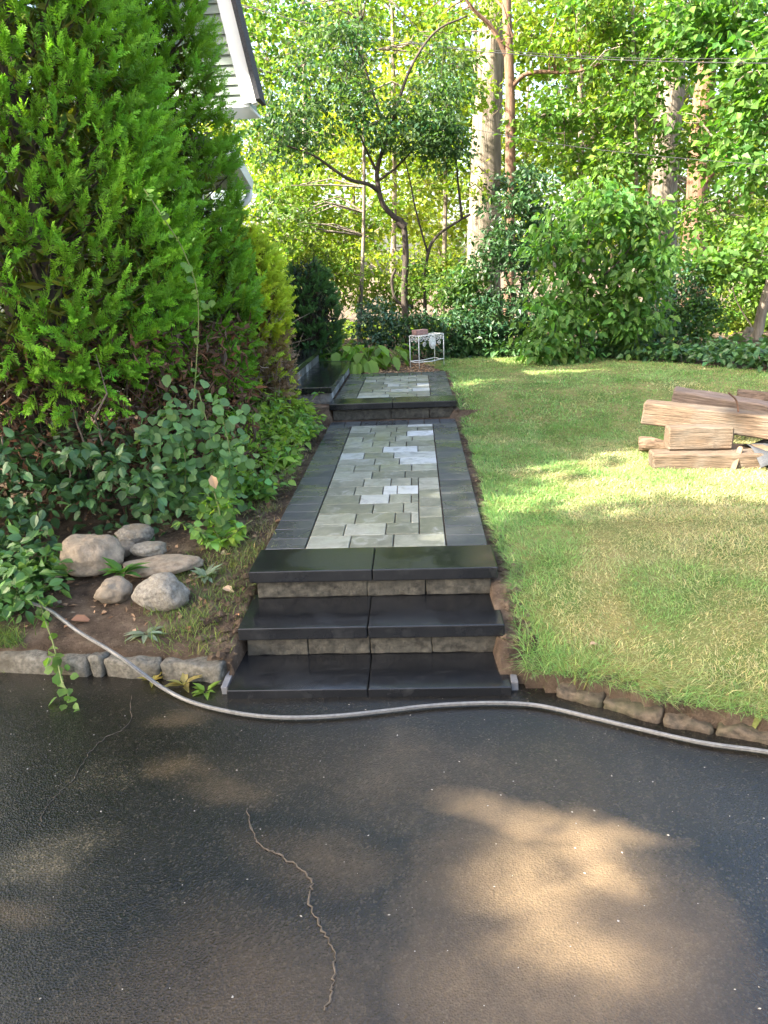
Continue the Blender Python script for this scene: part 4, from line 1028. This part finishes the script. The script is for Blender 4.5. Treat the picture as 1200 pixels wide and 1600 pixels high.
# understory trees that fill the wood
def wood_tree(label, px, Y, blobs, col, L=.13, W=.052, r=.09, bark='bark_grey', n=15, spread=.42, thin=.40, name='maple', lean=0):
    b = gp(px, 540, Y); top = P3(px+lean, -150, Y)
    tree(name, label, 'tree', [b, b*.6+top*.4+[.1, 0, 0], top], r, r*.4, [], [(P3(x, y, YY), rad, nc) for (x, y, YY, rad, nc) in blobs], dict(n=n, L=L, W=W, col=col, spread=spread), bark, 'understory trees of the wood', thin=thin)
wood_tree('sunlit maple whose canopy rises over the cypress shrub', 470, 14, [(430, 90, 13.5, (1.3, 1, 1.1), 70), (520, 20, 13.5, (1.5, 1, .8), 70), (450, 300, 13.2, (1.0, .9, .8), 60), (540, 330, 13.5, (1.0, .9, .7), 60), (480, 390, 13.2, (1.0, .8, .6), 60)], YG)
wood_tree('yellow leaved maple glowing behind the crooked tree', 610, 16.5, [(600, 60, 16, (1.8, 1.2, 1.2), 90), (660, 180, 16, (1.4, 1.2, .9), 60), (560, 230, 16, (1.6, 1, .9), 60), (690, 30, 15.8, (1.2, 1, .9), 50), (600, 410, 17, (1.8, 1, .7), 60)], (.19, .25, .025))
wood_tree('maple with layered branches between the slim trunk and mottled trunk', 900, 13.5, [(880, 30, 13, (1.2, 1, .7), 65), (950, 190, 12.6, (1.1, .9, .55), 60), (870, 200, 13, (.9, .8, .6), 45), (1000, 30, 12.5, (1.0, .8, .7), 55), (900, 260, 12.5, (.9, .7, .4), 40)], (.12, .215, .03))
wood_tree('broad leaved maple leaning in over the timber pile side of the wood', 1210, 11, [(1150, 60, 10.6, (1.0, .8, .7), 70), (1120, 180, 10.4, (.9, .7, .6), 65), (1180, 270, 10.2, (.8, .6, .5), 50), (1190, 130, 10.2, (.7, .6, .6), 45), (1090, 20, 10.8, (.7, .6, .4), 35)], (.085, .185, .035), L=.15, W=.062)
wood_tree('far yellow green maple behind the thickest trunk', 740, 20, [(740, 120, 19.5, (2.2, 1.4, 1.6), 90), (830, 260, 19.5, (2, 1.2, 1.2), 70), (700, 330, 20, (2, 1.2, 1.0), 60), (860, 60, 20, (2, 1.4, 1.4), 70)], (.19, .25, .025), L=.17, W=.07, spread=.6, thin=.3)
wood_tree('far sunlit maple behind the mottled trunk', 1010, 21, [(1000, 130, 20, (2.4, 1.4, 1.6), 80), (1120, 280, 20, (2.2, 1.2, 1.4), 80), (1180, 60, 20, (2.4, 1.4, 1.8), 80), (960, 330, 20, (2, 1.2, 1.1), 60), (1150, 420, 19, (2, 1.2, .9), 60)], (.18, .25, .025), L=.17, W=.07, spread=.6, thin=.3)
wood_tree('far maple beyond the house corner', 400, 20, [(420, 200, 19, (2.2, 1.4, 1.6), 90), (400, 60, 19, (2.4, 1.4, 1.6), 70), (470, 400, 20, (2.2, 1.2, 1.0), 70), (560, 130, 20, (2, 1.2, 1.6), 60)], (.18, .245, .025), L=.17, W=.07, spread=.6, thin=.3)
wood_tree('fine leaved young maple arching over the crooked tree', 560, 11.6, [(420, 60, 11.2, (.9, .7, .8), 70), (520, 0, 11.2, (1.0, .7, .6), 70), (640, 40, 11.4, (.9, .7, .7), 70), (430, 330, 11.6, (.7, .6, .6), 45), (545, 380, 12, (.8, .6, .6), 50), (690, 130, 11.5, (.5, .5, .6), 30)], (.105, .185, .035), L=.10, W=.038, r=.045, n=18, spread=.36, thin=.36)
wood_tree('fine leaved young maple in front of the mottled trunk', 985, 11.8, [(900, 10, 11.6, (1.0, .7, .5), 70), (960, 130, 11.4, (.9, .7, .6), 70), (1060, 60, 11.6, (.8, .7, .7), 60), (860, 180, 11.8, (.7, .6, .6), 50), (1080, 230, 11.6, (.8, .6, .5), 50), (1130, 340, 11.6, (.8, .6, .5), 50), (980, 250, 11.8, (.8, .6, .35), 45)], (.10, .19, .032), L=.11, W=.044, r=.05, n=18, spread=.38, thin=.36)
wood_tree('middle distance maple between the crooked tree and thickest trunk', 690, 18, [(620, 0, 17.6, (1.8, 1.2, 1.2), 90), (690, 110, 17.6, (1.4, 1.1, 1.2), 80), (560, 110, 18, (1.6, 1, 1.4), 80), (680, 260, 18, (1.3, 1, 1.0), 60), (480, 230, 18, (1.6, 1, 1.3), 70)], (.16, .23, .03), L=.15, W=.06, r=.08, n=18, spread=.5, thin=.33)
wood_tree('middle distance maple behind slim trunk and young tree', 900, 18, [(850, 30, 17.6, (1.6, 1.2, 1.2), 80), (940, 20, 17.6, (1.6, 1.1, 1.2), 80), (900, 150, 18, (1.6, 1, 1.2), 80), (970, 230, 18, (1.5, 1, 1.0), 60), (1150, 130, 18, (1.8, 1, 1.6), 80), (1180, 330, 18, (1.6, 1, 1.0), 60)], (.15, .23, .03), L=.15, W=.06, r=.08, n=18, spread=.5, thin=.33)
proto = bpy.data.objects['maple.004']
for i, (px, Y, rz, lab) in enumerate(((560, 30, 1., 'distant maple closing the view behind the crooked tree'), (820, 33, 2.2, 'distant maple closing the view behind the slim trunk'), (1080, 32, 3.3, 'distant maple closing the view behind the reddish trunk'), (690, 42, 4.4, 'most distant maple in the gap beside the thickest trunk'), (320, 30, 5., 'distant maple beyond the house roof'), (1300, 27, .5, 'distant maple past the far end of the ivy bank'), (950, 27, 1.7, 'distant maple between slim trunk and mottled trunk'), (450, 36, 2.8, 'most distant maple over the cypress shrub'), (1180, 38, 5.6, 'most distant maple behind the leaning reddish trunk'))):
    c = copy_tree(proto); p = gp(px, 540, Y); c.location = p; c.rotation_euler = (0, 0, rz); c['label'] = lab
    c.scale = (1.3, 1.3, 1.1)

A = Acc(); n = 9000
x = RNG.uniform(-9, 16, n); y = RNG.uniform(9.3, 34, n); z = ground_h(x, y)+.35*RNG.random(n)**2
A.add(*leaf_tris(np.stack([x, y, z], 1), rdir(n, .1, .4), nrm(RNG.normal(0, .5, (n, 3))+[0, 0, 1]), RNG.uniform(.12, .30, n), RNG.uniform(.05, .12, n), vary((.13, .20, .03), n, .3, .15), 'rhomb'))
tag(obj('undergrowth', A.mesh('undergrowth', 'leaf')), 'bright leafy undergrowth covering the wood floor', 'undergrowth', None, 'stuff')
# trees of the street side: they stand out of view and shade the driveway, walk and front lawn
GAPS = [((1.12, 2.0, .38), .26, 1), ((1.0, 3.3, .39), .22, 1), ((2.2, 2.5, .6), .22, 1), ((1.9, 1.75, .38), .02, 1), ((2.5, 1.7, .38), .10, 1),
        ((2.1, 2.95, .6), .2, 1), ((.8, -.85, 0), .13, 1), ((.62, -1.2, 0), .16, 1), ((-.78, -.62, 0), .10, 1), ((-.92, -.85, 0), .14, 1), ((-1.05, -1.1, 0), .14, 1), ((2.2, 6.6, .55), .30, 1), ((1.3, 7.2, .55), .25, 1), ((1.0, 6.0, .55), .15, 1), ((3.4, 4.8, .45), .25, 1), ((.55, 1.0, .36), .05, 1), ((3.1, 2.2, .4), .16, 1), ((-1.2, 4.0, 2.0), .30, 1)]
def holes(P):  # opens the unseen crowns along the sun line so light patches fall
    k = np.ones(len(P), bool)
    for g0, r, _ in GAPS:
        d = P-np.array(g0); al = d@SV; k &= (np.linalg.norm(d-al[:, None]*SV, axis=1) > r+.36)
    return k
def shade_tree(label, x, y, blobs):
    b = np.array([x, y, -.1])
    tree('street_tree', label, 'tree', [b, b+[.1, 0, 2.5], b+[0, .1, 5.5], b+[.1, 0, 8]], .22, .07, [], blobs, dict(n=20, L=.19, W=.085, col=(.07, .14, .03), spread=.5, zs=.5), 'bark_grey', 'trees on the street side of the driveway', holes=holes, ns=8)
def above(x, y, z, t): return np.array([x, y, z])+SV*t
shade_tree('street tree shading the driveway from the house side', -8.2, -4.2, [(above(-.8, -1.2, 0, 9.5), (2.1, 2.0, 1.6), 420), (above(1.2, -.6, 0, 10.5), (2.0, 1.8, 1.6), 380)])
shade_tree('street tree shading the walkway and the evergreens', -7.4, -.6, [(above(.2, 2.0, .4, 9.5), (2.0, 1.9, 1.7), 430), (above(2.6, 2.6, .4, 11), (1.9, 2.0, 1.6), 400)])
shade_tree('street tree shading the house gable and far lawn', -8.0, 3.2, [(above(-.6, 5.0, 1.4, 9.5), (2.0, 2.0, 1.8), 400), (above(-1.5, 5.0, 3.9, 8.5), (1.4, 1.4, 1.5), 340), (above(2.4, 6.0, .5, 11.5), (2.1, 2.0, 1.7), 90)])

# ------------------------------------------------------------------ plants in the bed
def plant(name, label, x, y, parts, cat='plant', group=None, dz=0.):
    base = np.array([x, y, gh(x, y)+dz]); root = tag(empty(name, base), label, cat, group); return root, base
# hostas by the side steps
def hosta(label, x, y, n, L, col):
    root, b = plant('hosta', label, x, y, None, 'plant', 'hostas by the side steps')
    A = Acc(); ST = Acc()
    for i in range(n):
        a = RNG.random()*6.28; e = RNG.uniform(.35, 1.25); ln = RNG.uniform(.18, .42)
        d = np.array([math.cos(a)*math.cos(e), math.sin(a)*math.cos(e), math.sin(e)]); p = b+d*ln
        ST.tube([b, b+d*ln*.5+[0, 0, .02], p], [.006, .005, .004], 4)
        dd = nrm((d+[0, 0, -.9-.4*RNG.random()])[None])
        A.add(*leaf_tris(p[None], dd, np.array([[-d[0]*.5, -d[1]*.5, 1.]]), np.array([L*RNG.uniform(.7, 1.2)]), np.array([L*.27]), vary(col, 1, .15, .08), 'oval', .2, .25))
    obj('leaves', A.mesh('leaves', 'leaf', b, True), root); obj('stalks', ST.mesh('stalks', 'stem_green', b), root)
hosta('tall broad leaved hosta right behind the upper side step', -.80, 7.55, 40, .28, (.19, .32, .06))
hosta('hosta with arching leaves beside the landing corner', -.45, 7.50, 44, .26, (.20, .33, .06))
hosta('smaller hosta spreading towards the plant stand', -.15, 7.75, 30, .22, (.16, .28, .06))
# ivy bank along the lawn's far edge
A = Acc()
for k in range(420):
    t = RNG.random(); x = .75+5.6*t; y = float(np.interp(x, FX, FY))+.05+abs(RNG.normal(0, .4)); z = gh(x, y)
    hgt = .10+.16*RNG.random()+.10*sstep(3, 4.2, x)
    clump_leaves(A, (x, y, z+hgt*.6), 14, .20, .085, .036, (.05, .115, .035), 'heart', .5, .3, .7)
tag(obj('ivy', A.mesh('ivy', 'leaf_thick')), 'dark ivy ground cover along the far edge of the lawn', 'ivy', None, 'stuff')
# broad dark green groundcover, its colour lowered for the shade under the arborvitae
A = Acc()
for k in range(330):
    x = RNG.uniform(-3.1, -1.25); y = RNG.uniform(1.0, 2.0)+.25*max(0, -1.6-x)*RNG.random()
    if (x+1.55)**2/.16+(y-1.0)**2/.10 < 1 or (x > -1.5 and y < 1.25): continue
    hgt = RNG.random()**.7*(.62 if y > 1.25 else .28)
    clump_leaves(A, (x, y, gh(x, y)+hgt), 8, .11, .070, .0225, (.06, .13, .048), 'round', .6, .25, .55, .2, .06)
for k in range(150):    # in front, around the hose end
    x = RNG.uniform(-2.4, -1.72); y = RNG.uniform(.45, 1.05); clump_leaves(A, (x, y, gh(x, y)+RNG.random()*.18), 8, .10, .07, .02, (.08, .17, .04), 'oval', .6, .2, .6, .2, .08)
tag(obj('groundcover', A.mesh('groundcover', 'leaf_thick')), 'dark broad leaved ground cover under the huge arborvitae', 'ground cover', None, 'stuff')
# climbing vine with round leaves
def vine(label, pts, n, L, col, r=.006, name='vine', spread=.05, shape='round'):
    P = spline(pts, 10); base = P[0].copy(); root = tag(empty(name, base), label, 'vine')
    A = Acc(); A.tube(P, r, 5); obj('stem', A.mesh('stem', 'stem_green', base), root)
    A = Acc(); ix = RNG.integers(0, len(P), n); p = P[ix]+RNG.normal(0, spread, (n, 3))*[1, .6, 1]
    d = nrm(RNG.normal(0, .6, (n, 3))+[.1, -.5, -.5]); N = nrm(RNG.normal(0, .4, (n, 3))+[.15, -.75, .75]); s = RNG.uniform(.65, 1.25, n)
    A.add(*leaf_tris(p, d, N, L*s, L*.46*s, vary(col, n, .16, .07), shape, .12, .1)); obj('leaves', A.mesh('leaves', 'leaf', base), root)
BLG = (.135, .245, .10)
vine('long vine stem climbing up the face of the huge arborvitae', [P3(300, 790, 1.75), P3(302, 650, 1.75), P3(310, 480, 1.72), P3(290, 400, 1.60), P3(255, 340, 1.45), P3(225, 295, 1.40)], 36, .046, (.12, .22, .05), .0035, spread=.03)
for k, (x0, y0, x1, y1, Yv, n, sp) in enumerate(((285, 800, 270, 640, 1.65, 90, .09), (330, 800, 310, 610, 1.75, 80, .08), (240, 800, 230, 680, 1.6, 70, .10), (350, 790, 345, 640, 1.7, 60, .08), (330, 860, 335, 770, 1.35, 60, .06))):
    vine(('round leaved vine hanging thickest under the arborvitae skirt', 'round leaved vine next to the long climbing stem', 'round leaved vine in the shade behind the boulders', 'round leaved vine nearest the walkway', 'young vine shoot drooping towards the boulders')[k], [P3(x0, y0, Yv), P3((x0+x1)/2+12, (y0+y1)/2, Yv-.05), P3(x1, y1, Yv)], n+25, .068 if k < 4 else .055, BLG if k < 4 else (.10, .20, .05), .004, spread=sp)
# leafy perennials along the walk
A_groups = 'leafy perennials along the walk'
rs = np.random.default_rng(21)
spots = []
for k in range(54):
    y = 1.15+3.1*rs.random()**.8; x = -.78-rs.random()**1.2*.5-.12*(y < 1.8); spots.append((x, y))
for k, (x, y) in enumerate(spots):
    lance = rs.random() < .5
    root, b = plant('perennial', ('narrow leaved yellowish green perennial in the bed beside the walk' if lance else 'oval leaved deeper green perennial in the bed beside the walk'), x, y, None, 'plant', A_groups+(' with narrow leaves' if lance else ' with oval leaves'))
    A = Acc(); ST = Acc(); hh = rs.uniform(.12, .28)+.18*(x < -1.05)
    colr = (.27, .41, .07) if lance else (.18, .32, .08)  # leaf colours brightened in place of sun that misses the bed
    for s in range(11):
        tip = b+np.array([rs.normal(0, .10), rs.normal(0, .10), hh*rs.uniform(.5, 1.1)]); ST.tube([b, (b+tip)/2+[0, 0, .02], tip], [.004, .003, .002], 3)
        nl = 7; tt = rs.uniform(.35, 1, nl)[:, None]; p = b+(tip-b)*tt; d = nrm(rs.normal(0, 1, (nl, 3))*[1, 1, .25]+[0, 0, -.15]); N = nrm(rs.normal(0, .4, (nl, 3))+[0, 0, 1]); sz = rs.uniform(.6, 1.2, nl)
        A.add(*leaf_tris(p, d, N, (.085 if lance else .065)*sz, (.021 if lance else .024)*sz, vary(colr, nl, .2, .1), 'lance' if lance else 'oval', .2, .25))
    obj('leaves', A.mesh('leaves', 'leaf', b), root); obj('stems', ST.mesh('stems', 'stem_green', b), root)
# weeds with rosette leaves
def rosette(label, x, y, n, L, W, col, name='weed', e0=.2, e1=.9, grp=None, dz=0):
    root, b = plant(name, label, x, y, None, 'weed', grp, dz); A = Acc()
    a = RNG.uniform(0, 6.28, n); e = RNG.uniform(e0, e1, n); d = np.stack([np.cos(a)*np.cos(e), np.sin(a)*np.cos(e), np.sin(e)], 1)
    N = np.stack([-np.cos(a)*np.sin(e), -np.sin(a)*np.sin(e), np.cos(e)], 1); s = RNG.uniform(.6, 1.2, n)
    A.add(*leaf_tris(np.repeat(b[None], n, 0)+d*.01, d, N, L*s, W*s, vary(col, n, .15, .08), 'lance', .2, .35)); obj('leaves', A.mesh('leaves', 'leaf', b), root)
rosette('green leafy weed growing between the boulders', -1.36, .80, 16, .12, .026, (.08, .19, .04), dz=.07)
rosette('silvery leaved weed rosette near the slab stone', -.93, .86, 22, .10, .018, (.22, .28, .20))
rosette('silvery flat weed rosette in the dry soil behind the kerb', -1.10, .36, 22, .09, .016, (.24, .29, .21), e0=.05, e1=.5)
rosette('yellowing weed growing at the foot of the kerb', -.86, .12, 12, .08, .018, (.30, .26, .10), dz=.06)
rosette('small green weed at the driveway edge by the kerb end', -.74, .06, 12, .06, .014, (.16, .26, .04), dz=.06)
rosette('yellow sprig at the foot of the kerb by the hose', -1.02, .16, 12, .06, .012, (.32, .28, .08), dz=.06)
# trailing shoot over the kerb
vine('trailing vine shoot hanging over the kerb onto the driveway', [(-1.75, .62, .26), (-1.62, .42, .18), (-1.52, .27, .13), (-1.42, .10, .05), (-1.36, .02, .03), (-1.33, -.04, .025)], 34, .05, (.12, .22, .05), .0035, spread=.022, shape='oval')
# tufts of rough grass in the bed
def tuft(A, x, y, n, h, col, spread=.06):
    px = x+RNG.normal(0, spread, n); py = y+RNG.normal(0, spread, n); z = ground_h(px, py)
    P = np.stack([px, py, z-.005], 1); d = nrm(np.stack([RNG.normal(0, .55, n), RNG.normal(0, .55, n), np.ones(n)], 1))
    return blade_tris(P, d, h*RNG.uniform(.5, 1.3, n), RNG.uniform(.0014, .0026, n), vary(col, n, .2, .12))
def blade_tris(P, D, H, W, C):
    n = len(P); a = RNG.uniform(0, 6.28, n); S_ = np.stack([np.cos(a), np.sin(a), 0*a], 1)*W[:, None]
    hz = D.copy(); hz[:, 2] = 0
    M = P+D*(H*.55)[:, None]; Tp = P+D*H[:, None]*.98+hz*(H*.45)[:, None]-np.stack([0*H, 0*H, H*.10*np.linalg.norm(hz, axis=1)*2], 1)
    V = np.stack([P-S_, P+S_, M-S_*.8, M+S_*.8, Tp], 1).reshape(-1, 3); o = np.arange(n)[:, None]*5
    T = np.concatenate([o+[0, 1, 3], o+[0, 3, 2], o+[2, 3, 4]]); return V, T, np.repeat(C, 5, 0)
A = Acc()
for k in range(60):
    x = RNG.uniform(-1.15, -.70); y = RNG.uniform(.25, 1.2)
    A.add(*tuft(A, x, y, 30, .06, (.14, .19, .05)))
for k in range(110):
    x = RNG.uniform(-.95, -.68); y = RNG.uniform(.9, 3.4); A.add(*tuft(A, x, y, 22, .05, (.17, .19, .06) if RNG.random() < .6 else (.30, .25, .14), .04))
for k in range(14):
    x = RNG.uniform(-1.95, -1.75); A.add(*tuft(A, x, .33, 50, .09, (.14, .2, .05), .04))
tag(obj('rough_grass', A.mesh('rough_grass', 'grass')), 'rough grass tufts in the bed beside the steps', 'grass', None, 'stuff')
# dead leaves and needles
A = Acc(); n = 1500
x = RNG.uniform(-3, -.66, n); y = RNG.uniform(.25, 4.6, n); k = (y > kerb_y(x)+.18); x, y = x[k], y[k]; n = len(x)
p = np.stack([x, y, ground_h(x, y)+.008], 1)
A.add(*leaf_tris(p, rdir(n, 0, .15), nrm(RNG.normal(0, .35, (n, 3))+[0, 0, 1]), RNG.uniform(.02, .06, n), RNG.uniform(.006, .018, n), vary((.26, .165, .10), n, .35, .1), 'rhomb', .3, .1))
n = 900; x = RNG.uniform(-.62, .5, n); y = RNG.uniform(6.95, 8.2, n); p = np.stack([x, y, ground_h(x, y)+.006], 1)
A.add(*leaf_tris(p, rdir(n, 0, .1), nrm(RNG.normal(0, .3, (n, 3))+[0, 0, 1]), RNG.uniform(.03, .07, n), RNG.uniform(.006, .014, n), vary((.38, .25, .15), n, .3, .06), 'rhomb', .3, .1))
tag(obj('leaf_litter', A.mesh('leaf_litter', 'litter')), 'brown leaf litter on the bed soil', 'leaf litter', None, 'stuff')
def fallen(label, p, d, N, L, col):
    V, T, C = leaf_tris(np.zeros((1, 3)), np.array([d], float), np.array([N], float), np.array([L]), np.array([L*.33]), np.array([col]), 'oval', .35, .3)
    tag(obj('fallen_leaf', tri_mesh('fallen_leaf', V, T, 'litter', C), None, p), label, 'leaf', 'single dead leaves')
fallen('tan dead leaf caught on the round leaved vine', P3(330, 742, 1.25), (.25, -.2, -.9), (.2, -.9, .3), .085, (.50, .33, .20))
fallen('tan fallen leaf lying on the near lawn', (.98, .10, gh(.98, .10)+.045), (.9, .3, .05), (0, 0, 1), .05, (.42, .30, .18))
fallen('curled brown leaf on the soil near the black steps', (-.80, .72, gh(-.80, .72)+.02), (.8, -.5, .1), (0, -.3, 1), .07, (.45, .32, .21))
fallen('rusty oak leaf on the soil behind the kerb', (-1.52, .47, gh(-1.52, .47)+.02), (.9, .2, .05), (0, -.2, 1), .10, (.33, .17, .10))
fallen('pale leaf near the large boulder', (-1.80, .84, gh(-1.8, .84)+.03), (.7, .4, .2), (0, -.3, 1), .09, (.48, .38, .25))
# soil crumbs beside the walk edge
def crumbs(xr, yr, n, seed):
    r = np.random.default_rng(seed); A = Acc()
    oct_ = np.array([[1, 0, 0], [-1, 0, 0], [0, 1, 0], [0, -1, 0], [0, 0, 1], [0, 0, -1]], float); tt = [(0, 2, 4), (2, 1, 4), (1, 3, 4), (3, 0, 4), (2, 0, 5), (1, 2, 5), (3, 1, 5), (0, 3, 5)]
    X = r.uniform(*xr, n); Y = r.uniform(*yr, n); Z = ground_h(X, Y)
    for x, y, z in zip(X, Y, Z):
        s = (.003+.016*r.random()**3)*(1.5 if y < 1.1 else 1); A.add(oct_*s*(.7+.6*r.random((6, 1)))*[1.2, 1, .8]+[x, y, z+s*.3], tt)
    return A
c1 = crumbs((.625, .76), (-.02, 7), 1300, 2); c2 = crumbs((-.85, -.625), (.05, 4.5), 1100, 3)
for c in (c1, c2): pass
tag(obj('soil_crumbs', c1.mesh('soil_crumbs', 'soil')), 'loose soil crumbs in the trench between walk and lawn', 'soil', None, 'stuff')
tag(obj('soil_crumbs', c2.mesh('soil_crumbs', 'soil')), 'loose soil crumbs between walk and planting bed', 'soil', None, 'stuff')

# ------------------------------------------------------------------ lawn grass
def lawn_grass(n, yr, hmul, wmul, seed):
    r = np.random.default_rng(seed)
    y = r.uniform(*yr, n); xm = np.minimum(.46*(y+2.94)+.8, 7.3); x = .6+(xm-.6)*r.random(n)
    k = lawn_inside(x, y); x, y = x[k], y[k]; n = len(x)
    P = np.stack([x, y, ground_h(x, y)+.004], 1)
    dry = fbm(P, 1.9, 4, 4); dry = sstep(.44, .68, dry+.11*sstep(2.6, .9, y)*sstep(.85, 1.2, x)-.15*sstep(3., 5.5, y)-.15*(1-sstep(.75, 1.0, x))-.10*(1-sstep(0, .4, y-kerb_y(x))))
    fl = np.stack([fbm(P, 4.5, 7, 3)-.5, fbm(P, 4.5, 8, 3)-.5], 1)*3.6
    D = np.stack([r.normal(0, .75, n)+fl[:, 0], r.normal(0, .75, n)+fl[:, 1], np.full(n, .35)+.8*r.random(n)], 1)
    D[:, 1] -= .9*(1-sstep(.10, .30, y-kerb_y(x))); D[:, 0] -= .5*(1-sstep(.72, .85, x)); D = nrm(D)
    edge = 1+.8*(1-sstep(.08, .40, y-kerb_y(x)))+.7*(1-sstep(.68, .90, x))
    lush = .6+.9*vnoise(P, 2.4, 12)
    H = .031*hmul*(.5+.9*r.random(n))*edge*lush*(1-.25*dry); W = (.0009+.0010*r.random(n))*wmul
    g = vary((.135, .305, .07), n, .22, .11); s_ = vary((.47, .41, .22), n, .2, .06)
    m_ = np.clip(r.random(n)*.35+dry*1.15*r.random(n)+(r.random(n) < .08+.30*dry)*.6, 0, 1)[:, None]
    return blade_tris(P, D, H, W, g*(1-m_)+s_*m_)
A = Acc()
A.add(*lawn_grass(130000, (-2.0, 1.5), 1.1, 1.0, 1)); A.add(*lawn_grass(110000, (1.3, 4.0), 1.0, 1.6, 2)); A.add(*lawn_grass(65000, (3.8, 8.5), 1.0, 2.6, 3))
tag(obj('grass', A.mesh('grass', 'grass')), 'green lawn grass with straw coloured patches', 'grass', None, 'stuff')
